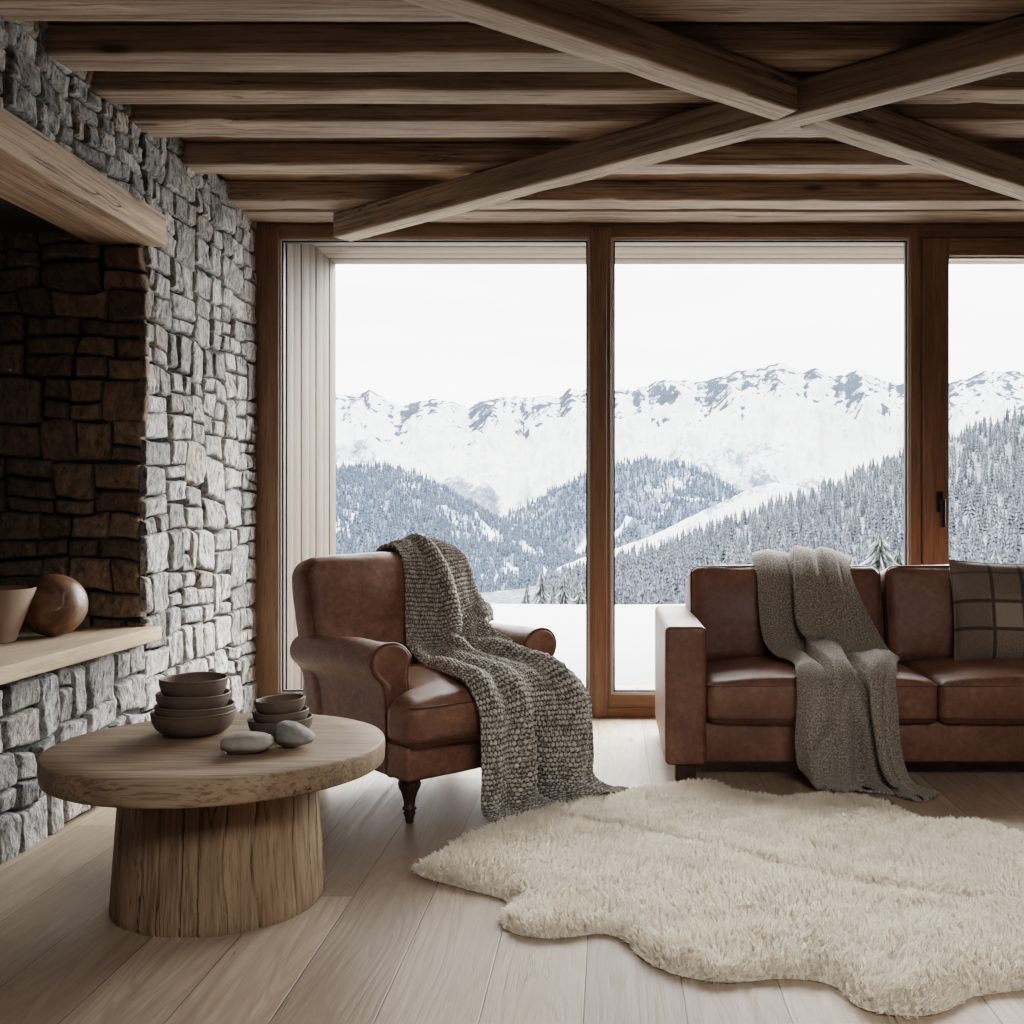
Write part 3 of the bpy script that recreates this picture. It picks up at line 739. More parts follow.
M['far_tree'] = mat_tree('hazy_conifer', (k_ * .145, k_ * .185, k_ * .25), (k_ * .42, k_ * .475, k_ * .55))  # haze painted in: paler and bluer with distance
tiny = [conifer(3, 5, s + 50, .2, .4, .3, snow=.5) for s in range(3)]
def scatter(L, n, f, lo, hi, px0, px1):
    u, v = rs.rand(n), rs.rand(n); p = L.at(u, v)
    d = f[np.clip((u * (L.nu - 1)).astype(int), 0, L.nu - 1), np.clip((v * (L.nv - 1)).astype(int), 0, L.nv - 1)]
    x = p[:, 0] / p[:, 1] * FPX + CX
    ok = (rs.rand(n) < sstep(.3, .62, d)) & (x > px0) & (x < px1)
    return p[ok], rs.uniform(lo, hi, ok.sum())
pa, ha = scatter(L2, 12000, f2, 7, 12, 170, 640); pb, hb = scatter(L3, 8000, f3, 8, 14, 480, 760)
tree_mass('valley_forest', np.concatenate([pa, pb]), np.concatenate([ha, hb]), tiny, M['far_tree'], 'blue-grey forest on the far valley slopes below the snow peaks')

# --- meadow in front of the terrace, then the ground falls into the valley
nx, ny = 120, 150
xs = np.linspace(-1, 1, nx); t = np.linspace(0, 1, ny)
Yg = 6.62 + 6.0 * np.minimum(t / .6, 1) + np.clip(t - .6, 0, 1) ** 2 * 6.25 * 340
G = np.zeros((nx, ny, 3))
for j in range(ny):
    wdt = 11 + Yg[j] * 1.1
    G[:, j, 0] = xs * wdt; G[:, j, 1] = Yg[j]
d = np.clip(G[..., 1] - 12.6, 0, None)
G[..., 2] = -.035 + .03 * fbm(G * np.array([.5, .5, 0]) + 3, 5, 3) - 3.0 * (1 - np.exp(-d * .35)) - d * .135
px_ = G[..., 0] / G[..., 1] * FPX + CX
G[..., 2] += .62 * sstep(410, 330, px_) * sstep(7.5, 12.0, G[..., 1]) * sstep(30, 14, G[..., 1])
mb = MB(); mb.add(G.reshape(-1, 3), gridq(nx, ny)); tag(mb.build('ground_snow', M['snow']), kind='structure')

# --- single spruces just below the meadow
heroes = [(541, 569, 62, 9.0, 'tallest snow-dusted spruce of the clump behind the armchair'), (564, 571, 64, 8.4, 'broad snow-dusted spruce right of the tallest one, left of the window post'),
          (527, 583, 70, 6.5, 'small snowy spruce at the left end of the clump beyond the armchair'), (553, 584, 58, 6.0, 'short snowy spruce between the two tall ones beyond the armchair'),
          (580, 580, 66, 7.0, 'snowy spruce hugging the left side of the middle window post'),
          (880, 527, 48, 7.5, 'large snow-laden spruce showing above the sofa back, left of the terrace door'), (899, 545, 52, 6.4, 'snowy spruce half hidden by the terrace door post'),
          (996, 548, 60, 8.0, 'snowy spruce seen through the terrace door glass')]
for k, (x, y, Y, h, lab) in enumerate(heroes):
    V_, F_, C_ = conifer(26, 19, 100 + k, (.24 if k < 5 else .42), .9, .62, snow=.66)
    tp = W(x, y, Y)
    t_ = empty('spruce_tree', (tp[0], Y, tp[2] - h), lab, 'tree')
    mb = MB(); mb.add(V_ * h, F_, C_); mb.build('boughs', M['hero_tree'], t_, color=True)
    V2, q2 = lathe([(.02 * h, -.25 * h), (.018 * h, .1 * h), (.004 * h, .95 * h)], 8); mb = MB(); mb.add(V2, q2); mb.build('trunk', M['joist'], t_)
# ================================================================== furniture materials
def mat_leather(name, dark, mid, light, rough=.42, sc_=1.0):
    T = NT(name); p = T.obj(); r = T.rnd()
    p = T.vmath('ADD', p, T.comb(T.math('MULTIPLY', r, 7.3), T.math('MULTIPLY', r, 3.7), 0.0))
    n = T.noise(p, 4.5 * sc_, 5, .62, .3); n2 = T.noise(p, 38 * sc_, 4, .6); n3 = T.noise(p, 160, 3, .6)
    f = T.math('ADD', T.math('MULTIPLY', n, .6), T.math('MULTIPLY', n2, .4))
    c = T.ramp(f, [(.33, dark), (.5, mid), (.66, light)])
    c = T.mix(T.maprange(n3, .45, .7, 0.0, .35), c, light)
    v = T.voro(p, 260, 'DISTANCE_TO_EDGE')
    wr = T.noise(T.vmath('MULTIPLY', p, (1, 1, 1)), 9, 3, .5, 1.2)
    wr = T.maprange(T.math('ABSOLUTE', T.math('SUBTRACT', wr, .5)), 0, .03, 1, 0)
    h = T.math('ADD', T.math('MULTIPLY', T.maprange(v, 0, .1), .35), T.math('MULTIPLY', n2, .7))
    h = T.math('SUBTRACT', h, T.math('MULTIPLY', wr, .25))
    return T.fin(c, T.maprange(n, .3, .7, rough - .06, rough + .12), T.bump(h, .22, .004), spec=.45)
M['leather'] = mat_leather('cognac_leather', (.106, .050, .031), (.172, .086, .055), (.255, .139, .094))
M['leather_chair'] = mat_leather('worn_brown_leather', (0.1105, 0.0520, 0.0325), (0.1950, 0.0988, 0.0624), (0.3250, 0.1820, 0.1235))
M['piping'] = mat_leather('dark_leather_piping', (.07, .030, .018), (.105, .046, .027), (.14, .065, .04))
M['dark_leg'] = mat_wood('dark_turned_wood', (.018, .010, .007), (.045, .024, .016), (.075, .042, .028), 'z', 1, rough=.45, crack=.2, knots=0, bump=.1)
M['table'] = mat_wood('old_oak_top', (.13, .085, .053), (.285, .20, .135), (.42, .315, .22), 'x', .6, rough=.6, crack=1.3, bump=.35, rings=.35, fine=170)
M['table_base'] = mat_wood('old_oak_block', (.14, .09, .055), (.29, .20, .13), (.42, .31, .21), 'z', .7, rough=.7, crack=1.4, bump=.4, rings=.3, fine=150)
def mat_clay(name, a, b, rough=.8):
    T = NT(name); n = T.noise(T.obj(), 40, 5, .65); n2 = T.noise(T.obj(), 9, 3)
    return T.fin(T.mix(T.math('ADD', T.math('MULTIPLY', n, .5), T.math('MULTIPLY', n2, .5)), a, b), rough, T.bump(n, .15, .004), spec=.3)
M['bowl'] = mat_clay('brown_stoneware', (.085, .064, .050), (.20, .152, .122), .62)
M['pot'] = mat_clay('pale_clay', (.20, .135, .095), (.30, .21, .155))
def mat_pebble(name, a, b):
    T = NT(name); n = T.noise(T.obj(), 22, 6, .7, .3); n2 = T.noise(T.vmath('MULTIPLY', T.obj(), (6, 22, 30)), 1, 3)
    return T.fin(T.mix(T.maprange(T.math('ADD', T.math('MULTIPLY', n, .7), T.math('MULTIPLY', n2, .3)), .35, .65), a, b), .75, T.bump(n, .1, .004), spec=.3)
M['pebble_light'] = mat_pebble('warm_grey_pebble', (.27, .245, .21), (.43, .395, .345))
M['pebble_dark'] = mat_pebble('slate_pebble', (.15, .145, .13), (.32, .31, .28))
def mat_ball():
    T = NT('veined_root_wood'); p = T.obj(); n = T.noise(p, 5, 5, .6, 1.0); v = T.voro(T.vmath('ADD', p, T.comb(T.math('MULTIPLY', n, .12), 0.0, 0.0)), 9, 'DISTANCE_TO_EDGE')
    c = T.ramp(T.noise(p, 9, 5, .6, 1.4), [(.3, (.055, .026, .014)), (.5, (.14, .072, .038)), (.68, (.24, .14, .08))])
    vein = T.math('MULTIPLY', T.maprange(v, 0, .05, 1, 0), T.maprange(n, .5, .6))
    return T.fin(T.mix(vein, c, (.45, .36, .27)), .45, T.bump(n, .15, .01), spec=.4)
M['ball'] = mat_ball()

# ================================================================== coffee table
TX, TY, TZ = -1.105, 2.90, .445
def oval(rx, ry, prof, n, wob=0.0, seed=0):
    """prof: (scale, z) pairs swept round an oval"""
    a = np.linspace(0, 2 * PI, n, endpoint=False); prof = np.asarray(prof, float)
    k = 1 + wob * fbm(np.stack([np.cos(a) * 1.6, np.sin(a) * 1.6, a * 0 + seed], -1), seed, 3)
    V = np.stack([rx * np.cos(a)[:, None] * k[:, None] * prof[None, :, 0], ry * np.sin(a)[:, None] * k[:, None] * prof[None, :, 0],
                  np.broadcast_to(prof[None, :, 1], (n, len(prof)))], -1)
    return V, gridq(n, len(prof), True)
tab = empty('coffee_table', (TX, TY, 0), 'round thick-topped oak coffee table on a solid tapered block base', 'table')
mb = MB(); th = .066
V, q = oval(.457, .43, [(.001, -th), (.5, -th), (.986, -th), (.994, -th + .002), (.998, -th + .007), (1.002, -th * .5), (1.0, -.008), (.996, -.0025), (.990, 0), (.8, 0), (.5, 0), (.25, 0), (.001, 0)], 160, .008, 3)
V[..., 2] += .0015 * fbm(V * np.array([3, 9, 0]) + 4, 6, 3)
mb.add(V.reshape(-1, 3), q); mb.build('table_top', M['table'], tab, loc=(0, 0, TZ), rotz=.0, sharp=.9)
mb = MB(); n = 1100; a = np.linspace(0, 2 * PI, n, endpoint=False)
rngb = random.Random(8); gr = np.zeros(n); hb = TZ - th
zz = np.linspace(0, 1, 26)
V = np.zeros((n, 26, 3))
cr_a = np.cumsum([rngb.uniform(.2, .62) for _ in range(22)]); cr_a = cr_a / cr_a[-1] * 2 * PI
fac = np.array([rngb.uniform(-.002, .002) for _ in range(23)])
sec = np.searchsorted(cr_a, a)
for j, z in enumerate(zz):
    aw = a + .028 * np.interp(a, np.linspace(0, 2 * PI, 40), [rngb.uniform(-.2, .2) for _ in range(40)]) + .05 * vnoise(np.stack([a * 1.5, a * 0 + z * 2.2, a * 0], -1), 4)
    g = np.zeros(n)
    for k, c in enumerate(cr_a):
        dd = np.abs((aw - c + PI) % (2 * PI) - PI); g = np.maximum(g, (.016 if k % 3 == 0 else .010) * np.exp(-(dd / .0075) ** 2))
    R = (.287 - .026 * z) + fac[sec] - g + .003 * vnoise(np.stack([np.cos(a) * 3, np.sin(a) * 3, a * 0 + z], -1), 9)
    if j == 0: R = R - .004
    V[:, j] = np.stack([R * np.cos(a), R * .93 * np.sin(a), np.full(n, z * hb)], -1)
mb.add(V.reshape(-1, 3), gridq(n, 26, True))
cap = np.concatenate([V[:, 0], [[0, 0, 0]]]); mb.add(cap, np.stack([np.full(n, n), (np.arange(n) + 1) % n, np.arange(n)], -1))
mb.build('block_base', M['table_base'], tab)

# ================================================================== bowls and pebbles
def bowl(x, y, z, r, h, foot, lab, grp, tilt=0.0, t=.007, rz=0):
    pr = []
    for s in np.linspace(0, 1, 16):
        ang = s * PI / 2; pr.append((foot + (r - foot) * math.sin(ang) ** .82, h * (1 - math.cos(ang)) ** .95))
    outer = [(0.001, .002), (foot * .6, .0), (foot, 0)] + pr[1:]
    inner = [(max(.001, p[0] - t), p[1] + t * .7) for p in pr[:-1]][::-1]
    rim = [(r + .0008, h + .001), (r - t * .3, h + .004), (r - t, h + .002)]
    prof = outer + rim + inner + [(.001, t)]
    V, q = lathe(prof, 56)
    V[:, 2] += .0022 * vnoise(np.stack([V[:, 0] * 9, V[:, 1] * 9, V[:, 2] * 0 + x * 30 + h * 90], -1), 3) * (V[:, 2] / h)
    V = rotz(roty(V, tilt), rz); mb = MB(); mb.add(V, q)
    return tag(mb.build('bowl', M['bowl'], loc=(x, y, z)), lab, 'bowl', grp)
bx, by = XA(193.5, 3.02), 3.02
for (rr, top, h, lab, dx) in ((.118, .064, .064, 'widest brown stoneware bowl at the bottom of the taller stack', 0), (.111, .084, .056, 'second bowl from the bottom in the taller stack of four', .004),
                          (.103, .118, .055, 'third bowl from the bottom in the taller stack of four', -.001), (.095, .160, .062, 'topmost bowl of the taller stack of four bowls', 0)):
    bowl(bx + dx, by, TZ + .001 + top - h, rr, h, rr * .5, lab, 'taller stack of stoneware bowls', .02)
bx, by = XA(281, 3.0), 3.0
for (rr, top, h, lab) in ((.092, .047, .047, 'bottom bowl of the short stack behind the dark pebble'), (.079, .069, .042, 'middle bowl of the short stack of three small bowls'),
                          (.071, .102, .046, 'small tilted bowl on top of the short stack of three')):
    bowl(bx, by, TZ + .001 + top - h, rr, h, rr * .5, lab, 'short stack of small stoneware bowls', -.06 if rr < .075 else -.02)
def pebble(c, s, wedge, rz, tilt, seed, mat, lab):
    n = 36; th_ = np.linspace(0, PI, n); ph = np.linspace(0, 2 * PI, 64, endpoint=False)
    A, B = np.meshgrid(ph, th_, indexing='ij'); d = np.stack([np.sin(B) * np.cos(A), np.sin(B) * np.sin(A), np.cos(B)], -1)
    p = np.sign(d) * np.abs(d) ** .9
    p = p * (1 + .10 * fbm(d * 1.1 + seed, seed, 3))[..., None]
    p[..., 2] *= (1 + wedge * p[..., 0]); p = p.reshape(-1, 3) * np.array(s)
    p = roty(p, tilt); p[:, 2] -= p[:, 2].min(); mb = MB(); mb.add(p, gridq(64, n, True))
    return tag(mb.build('pebble', mat, loc=c, rotz=rz), lab, 'stone')
pebble((XA(247.5, 2.77), 2.77, TZ + .0005), (.072, .05, .0265), 0, .15, 0, 3, M['pebble_light'], 'flat smooth pale grey pebble lying in front of the bowls')
pebble((XA(294, 2.84), 2.84, TZ + .0005), (.060, .045, .031), -.42, -.25, .16, 7, M['pebble_dark'], 'darker wedge-shaped pebble right of the flat pale pebble')
# on the ledge
pr = [(.001, 0), (.076, 0), (.080, .006), (.142, .186), (.142, .192), (.134, .190), (.075, .02), (.001, .018)]
mb = MB(); mb.add(*lathe(pr, 64)); tag(mb.build('clay_pot', M['pot'], loc=(XA(-9, 3.66), 3.66, .6315), sharp=.7), 'tapered pale clay pot cut by the left edge, on the ledge board', 'pot')
n = 40; A, B = np.meshgrid(np.linspace(0, 2 * PI, 80, endpoint=False), np.linspace(0, PI, n), indexing='ij')
d = np.stack([np.sin(B) * np.cos(A), np.sin(B) * np.sin(A), np.cos(B)], -1)
d = d * (.1165 * (1 + .012 * fbm(d * 2, 3, 3)) - .004 * np.clip(ridged(d * 2.2, 5, 2) - .72, 0, 1) / .28)[..., None]
mb = MB(); d = d.reshape(-1, 3); d[:, 2] -= d[:, 2].min(); mb.add(d, gridq(80, n, True))
tag(mb.build('wooden_ball', M['ball'], loc=(XA(53.5, 3.84), 3.84, .6305)), 'round veined brown wooden ball resting on the ledge board', 'ornament')

# ================================================================== armchair
CHX, CHY, CHR = -.713, 4.068, math.radians(43)
ch = empty('armchair', (CHX, CHY, 0), 'worn brown leather armchair with rolled arms and turned legs, turned towards the right', 'armchair', CHR)
LC, LP = M['leather_chair'], M['piping']
def soft(P, amp, f, seed): return P + (amp * fbm(P * f + seed, seed, 3))[:, None] * (P / (np.linalg.norm(P, axis=1, keepdims=True) + 1e-6))
mb = MB(); P, Q = rbox(.70, .74, .135, .02, 3, (14, 14, 3)); P[:, 0] *= 1 + .03 * (P[:, 1] < 0); mb.add(soft(P, .004, 8, 2) + [0, -.035, .225], Q)
mb.build('seat_base', LC, ch)
# seat cushion, widened in front of the arms
mb = MB(); P, Q = rbox(.545, .70, .165, .045, 5, (30, 34, 5), (.004, .018, .045))
P[:, 0] *= 1 + .40 * sstep(-.165, -.215, P[:, 1])
P[:, 1] += -.03 * (1 - (P[:, 0] / .4) ** 2) * (P[:, 1] < -.25)
P[:, 2] += .004 * fbm(P * 9, 3, 3) - .012 * sstep(.2, .38, np.abs(P[:, 0]))
CU = P + [0, -.105, .372]; mb.add(CU, Q); cu = mb.build('seat_cushion', LC, ch)
def rr_loop(hx, hy, r, z, n=10, yoff=0):
    pts = []
    for (sx, sy, a0) in ((1, 1, 0), (-1, 1, PI / 2), (-1, -1, PI), (1, -1, 1.5 * PI)):
        for k in range(n):
            a = a0 + PI / 2 * k / (n - 1); pts.append((sx * (hx - r) + r * math.cos(a), sy * (hy - r) + r * math.sin(a), z))
    return np.array(pts)
mb = MB()
for z_ in (.055, -.062):
    xs_ = np.concatenate([np.linspace(-.372, .372, 30)]); front = np.stack([xs_, -.3555 - .03 * (1 - (xs_ / .4) ** 2) + .022 * np.clip(np.abs(xs_) - .335, 0, 1) / .037, np.full(30, z_)], -1)
    mb = MB(); tube(mb, front + [0, -.105, .372], .003, 8); mb.build('piping', LP, cu)
# backrest: leaning, rounded top corners
mb = MB(); P, Q = rbox(.735, .175, .72, .06, 5, (26, 4, 28), (0, .035, 0))
t = (P[:, 2] + .36) / .72
P[:, 0] *= 1 + .06 * t - .10 * np.clip(t - .86, 0, 1) / .14 * .25
P[:, 2] += -.020 * (np.abs(P[:, 0]) / .38) ** 3 * t + .012 * t
P = soft(P, .006, 5, 9); P = rotx(P, -.20)
mb.add(P + [0, .315, .555], Q); bk = mb.build('backrest', LC, ch)
mb = MB()
for sx in (-1, 1):
    L = []
    for k in np.linspace(0, 1, 40):
        zz_ = -.30 + .58 * k; L.append((sx * (.352 + .022 * k), -.072, zz_))
    for k in np.linspace(0, 1, 12)[1:]:
        a = k * PI / 2; L.append((sx * (.374 - .06 * (1 - math.cos(a))), -.074, .28 + .055 * math.sin(a)))
    mb = MB(); tube(mb, rotx(np.array(L), -.20) + [0, .315, .555], .004, 6); mb.build('piping', LP, bk)
# rolled arms
def arm_outline():
    cx, cz, r = .350, .560, .068; pts = []
    pts += [(.268, .20), (.268, .34), (.270, .44), (.276, .52)]
    for k in np.linspace(0, 1, 22):
        a = math.radians(168 - 222 * k); pts.append((cx + (r + .012 * (1 - k)) * math.cos(a) - .008 * (1 - k), cz + r * math.sin(a)))
    pts += [(.372, .478), (.362, .43), (.360, .36), (.358, .28), (.352, .165), (.275, .165)]
    return np.array(pts)
def resample(P, n):
    P = np.concatenate([P, P[:1]]); d = np.concatenate([[0], np.cumsum(np.linalg.norm(np.diff(P, axis=0), axis=1))])
    s = np.linspace(0, d[-1], n, endpoint=False); return np.stack([np.interp(s, d, P[:, 0]), np.interp(s, d, P[:, 1])], -1)
O = resample(crom(arm_outline(), 160), 150)
ctr = np.array([.318, .40])
for sx in (-1, 1):
    mb = MB(); ys = np.concatenate([[-.272, -.279, -.279, -.274, -.262], np.linspace(-.24, .36, 24)]); sc_ = np.concatenate([[.0, .90, .95, .985, 1.0], np.ones(24)])
    V = np.zeros((150, len(ys), 3))
    for j, (yy_, s_) in enumerate(zip(ys, sc_)):
        if s_ == 0: pt = O * 0 + np.array([.34, .48]); 
        else:
            nrm = np.roll(O, -1, 0) - np.roll(O, 1, 0); nrm = np.stack([nrm[:, 1], -nrm[:, 0]], -1); nrm /= np.linalg.norm(nrm, axis=1, keepdims=True)
            if nrm[:, 0].mean() * 1 != 0 and ((O - O.mean(0)) * nrm).sum() < 0: nrm = -nrm
            pt = O - nrm * (1 - s_) * .12
        V[:, j, 0] = sx * pt[:, 0]; V[:, j, 1] = yy_; V[:, j, 2] = pt[:, 1]
    w_ = sstep(-.1, .35, V[..., 1]); V[..., 2] += (.006 * fbm(V * 7, 4, 3) - .012 * w_) * (V[..., 2] > .3); V[..., 0] += .004 * fbm(V * 6 + 4, 6, 3)
    q = gridq(150, len(ys), True); V = V.reshape(-1, 3)
    mb.add(V, q if sx < 0 else q[:, ::-1])
    ar = mb.build('armrest', LC, ch)
    mb = MB(); k0 = O[(O[:, 1] > .2)]
    tube(mb, np.stack([sx * O[:, 0], np.full(150, -.270), O[:, 1]], -1), .006, 8, True); mb.build('piping', LP, ar)
lp = [(.001, 0), (.012, 0), (.015, .006), (.015, .018), (.020, .030), (.023, .036), (.019, .043), (.026, .050), (.026, .055), (.020, .060), (.022, .085), (.029, .108), (.038, .126), (.041, .140), (.038, .152), (.030, .160), (.034, .166), (.001, .166)]
for (x_, y_) in ((-.305, -.335), (.305, -.335)):
    mb = MB(); mb.add(*lathe(lp, 32)); mb.build('leg', M['dark_leg'], ch, loc=(x_, y_, 0))
for (x_, y_) in ((-.30, .30), (.30, .30)):
    mb = MB(); P, Q = rbox(.045, .045, .17, .005, 1, (1, 1, 2)); P[:, :2] *= (1 - .3 * (P[:, 2:3] < 0)); P[:, 1] -= P[:, 2] * .25; mb.add(P + [0, 0, .085], Q); mb.build('leg', M['dark_leg'], ch, loc=(x_, y_, 0))

# ================================================================== sofa
SX0, SX1, SF, SB = .223, 2.44, 4.14, 5.10
LS = M['leather']
sf = empty('sofa', ((SX0 + SX1) / 2, 4.62, 0), 'long cognac leather sofa with square arms standing in front of the window', 'sofa')
OX = np.array([(SX0 + SX1) / 2, 4.62, 0])
def sobj(name, mb, parent=sf, mat=None): return mb.build(name, mat or LS, parent)
mb = MB(); P, Q = rbox(SX1 - SX0 - .30, .90, .165, .012, 2, (30, 10, 2)); mb.add(P + [0, .01, .155], Q); sobj('base_frame', mb)
mb = MB(); P, Q = rbox(SX1 - SX0 - .30, .20, .70, .03, 3, (30, 3, 10)); P = rotx(P, -.05); mb.add(P + [0, .365, .43], Q); sobj('backrest_frame', mb)
for s_ in (-1, 1):
    mb = MB(); P, Q = rbox(.168, SB - SF, .562, .022, 3, (4, 14, 10), (.006, .004, .006))
    P = P + (.003 * fbm(P * 5, 3 + s_, 3))[:, None] * [1, 1, 1]
    mb.add(P + [s_ * ((SX1 - SX0) / 2 - .084), 0, .351], Q); am = sobj('armrest', mb)
    mb = MB(); L = rr_loop(.080, .277, .02, 0)
    tube(mb, np.stack([L[:, 0] + s_ * ((SX1 - SX0) / 2 - .084), np.full(len(L), SF - 4.62 + .010), L[:, 1] + .351], -1), .0032, 6, True); mb.build('piping', M['piping'], am)
cw = (SX1 - SX0 - .336) / 2
for s_ in (-1, 1):
    mb = MB(); P, Q = rbox(cw - .006, .66, .185, .035, 4, (30, 20, 5), (.004, .012, .030))
    P[:, 2] += .006 * fbm(P * 6 + s_, 7, 3) - .010 * sstep(.30, .45, np.abs(P[:, 0])) * (P[:, 2] > 0)
    mb.add(P + [s_ * cw / 2, -.16, .330], Q); cu = sobj('seat_cushion', mb)
    mb = MB(); L = rr_loop(cw / 2 - .005, .33, .03, 0)
    for z_ in (.064, -.066):
        mb = MB(); tube(mb, L + [s_ * cw / 2, -.16 - .004, .330 + z_], .0028, 6, True); mb.build('piping', M['piping'], cu)
for s_ in (-1, 1):
    mb = MB(); c0, c1 = ((.362, 1.255), (1.262, 2.30))[int(s_ > 0)]; bw = c1 - c0; bc_x = (c0 + c1) / 2 - OX[0]
    P, Q = rbox(bw - .008, .21, .445, .045, 4, (28, 5, 22), (0, .045, .006))
    P[:, 1] += .010 * fbm(P * 5 + 3 * s_, 9, 3); P[:, 2] -= .008 * np.abs(P[:, 0] / bw * 2) ** 3
    P = rotx(P, -.20); mb.add(P + [bc_x, .155, .618], Q); bc = sobj('back_cushion', mb)
    mb = MB(); L = rr_loop(bw / 2 - .010, .214, .04, 0)
    tube(mb, rotx(np.stack([L[:, 0], np.full(len(L), -.088), L[:, 1]], -1), -.20) + [bc_x, .155, .618], .003, 6, True); mb.build('piping', M['piping'], bc)
for sx in (-1, 1):
    for (y_) in (-.415, .40):
        mb = MB(); P, Q = rbox(.085, .075, .075, .004, 1); mb.add(P + [0, 0, .0375], Q)
        mb.build('leg', M['dark_leg'], sf, loc=(sx * ((SX1 - SX0) / 2 - .085), y_, 0), sharp=.6)

# ================================================================== plaid cushion
def mat_plaid():
    T = NT('woollen_plaid'); x, y, z = T.sep(T.obj())[:3]
    def band(v, c, w): return T.maprange(T.math('ABSOLUTE', T.math('SUBTRACT', v, c)), w, w + .004, 1, 0)
    def lines(v, cs):
        f = None
        for c, w, s in cs:
            b = T.math('MULTIPLY', band(v, c, w), s); f = b if f is None else T.math('MAXIMUM', f, b)
        return f
    fx = lines(x, ((-.074, .006, .85), (.058, .006, .85), (.19, .006, .85)))
    fz = lines(z, ((.037, .006, .85), (-.086, .006, .85), (.17, .004, .5)))
    n = T.noise(T.vmath('MULTIPLY', T.obj(), (1, 1, 1)), 300, 3, .7); n2 = T.noise(T.obj(), 60, 3, .6)
    tw = T.math('SINE', T.math('MULTIPLY', T.math('ADD', x, z), 1600))
    c = T.mix(T.maprange(n, .35, .65), (.15, .120, .096), (.34, .285, .235))
    lt = T.math('MULTIPLY', T.math('MULTIPLY', band(x, -.008, .06), band(z, -.024, .055)), .55)
    c = T.mix(lt, c, (.40, .34, .28))
    wide = T.math('MAXIMUM', T.math('MULTIPLY', band(x, -.165, .075), .35), T.math('MULTIPLY', band(z, .145, .075), .3))
    c = T.mix(wide, c, (.12, .095, .078))
    c = T.mix(T.math('MULTIPLY', T.math('MAXIMUM', fx, fz), .9), c, (.045, .036, .032))
    return T.fin(c, .95, T.bump(T.math('ADD', T.math('MULTIPLY', n, .7), T.math('MULTIPLY', tw, .2)), .35, .004), spec=.1, Sheen_Weight=.2)
M['plaid'] = mat_plaid()
n = 44; t = np.linspace(-1, 1, n); U, V_ = np.meshgrid(t, t, indexing='ij'); mb = MB()
S_ = .235
pin = 1 - .055 * (1 - np.abs(V_) ** 2) * np.abs(U) ** 3; pin2 = 1 - .055 * (1 - np.abs(U) ** 2) * np.abs(V_) ** 3
thk = .075 * ((1 - np.abs(U) ** 2.6) * (1 - np.abs(V_) ** 2.6)) ** .55
nz_ = .006 * fbm(np.stack([U * 2, V_ * 2, U * 0], -1), 5, 3) * (1 - np.maximum(np.abs(U), np.abs(V_)))
fr = np.stack([U * S_ * pin, -thk - .004 + nz_, V_ * S_ * pin2], -1); bkf = fr * [1, -1, 1]
mb.add(fr.reshape(-1, 3), gridq(n, n)); mb.add(bkf.reshape(-1, 3), gridq(n, n)[:, ::-1])
pc = mb.build('plaid_cushion', M['plaid'], loc=(1.765, 4.57, .645))
pc.rotation_euler = (-.30, .03, -.06)
tag(pc, 'beige and brown plaid wool cushion leaning on the sofa back at the right', 'cushion')
ring = np.concatenate([fr[:, 0], fr[-1, 1:], fr[::-1, -1][1:], fr[0, ::-1][1:-1]]); ring[:, 1] = 0
mb = MB(); tube(mb, ring, .0055, 8, True); mb.build('piping', M['plaid'], pc)
# ================================================================== throws
def surf(ctrl, nu, nv):
    """ctrl[section][rail] -> smooth grid (nu across, nv along)"""
    C = np.asarray(ctrl, float)                       # (S, R, 3)
    A = crom(C, nv)                                   # along
    B = crom(np.swapaxes(A, 0, 1), nu)                # across -> (nu, nv, 3)
    return B
def thick_sheet(G, th, N=None):
    """closed sheet: outer skin G, inner skin offset by th along the normals"""
    nu, nv, _ = G.shape
    if N is None: N = mesh_normals(G.reshape(-1, 3), nu, nv)
    I = G - N * th; q = gridq(nu, nv)
    V = np.concatenate([G.reshape(-1, 3), I.reshape(-1, 3)]); k = nu * nv
    Q = [q, q[:, ::-1] + k]
    E = np.arange(k).reshape(nu, nv)
    for e in (E[0], E[-1][::-1], E[:, 0][::-1], E[:, -1]):
        Q.append(np.stack([e[:-1], e[1:], e[1:] + k, e[:-1] + k], -1))
    return V, np.concatenate(Q)

def mat_knit():
    T = NT('chunky_marled_wool'); u = T.uv(); c = T.sep(T.attr())
    n = T.noise(T.vmath('MULTIPLY', u, (110, 300, 0)), 1, 3, .7); n2 = T.noise(T.vmath('MULTIPLY', u, (420, 900, 0)), 1, 3, .7)
    f = T.math('ADD', T.math('MULTIPLY', n, .72), T.math('MULTIPLY', n2, .28))
    f = T.math('ADD', f, T.math('MULTIPLY', T.math('SUBTRACT', c[0], .55), .22))  # shade in the gaps between stitches painted as darker yarn
    cc = T.ramp(f, [(.40, (.055, .046, .038)), (.48, (.21, .19, .165)), (.55, (.54, .505, .455)), (.68, (.74, .71, .655))])
    return T.fin(cc, .95, T.bump(n2, .5, .004), spec=.1, Sheen_Weight=.15)
M['knit'] = mat_knit()
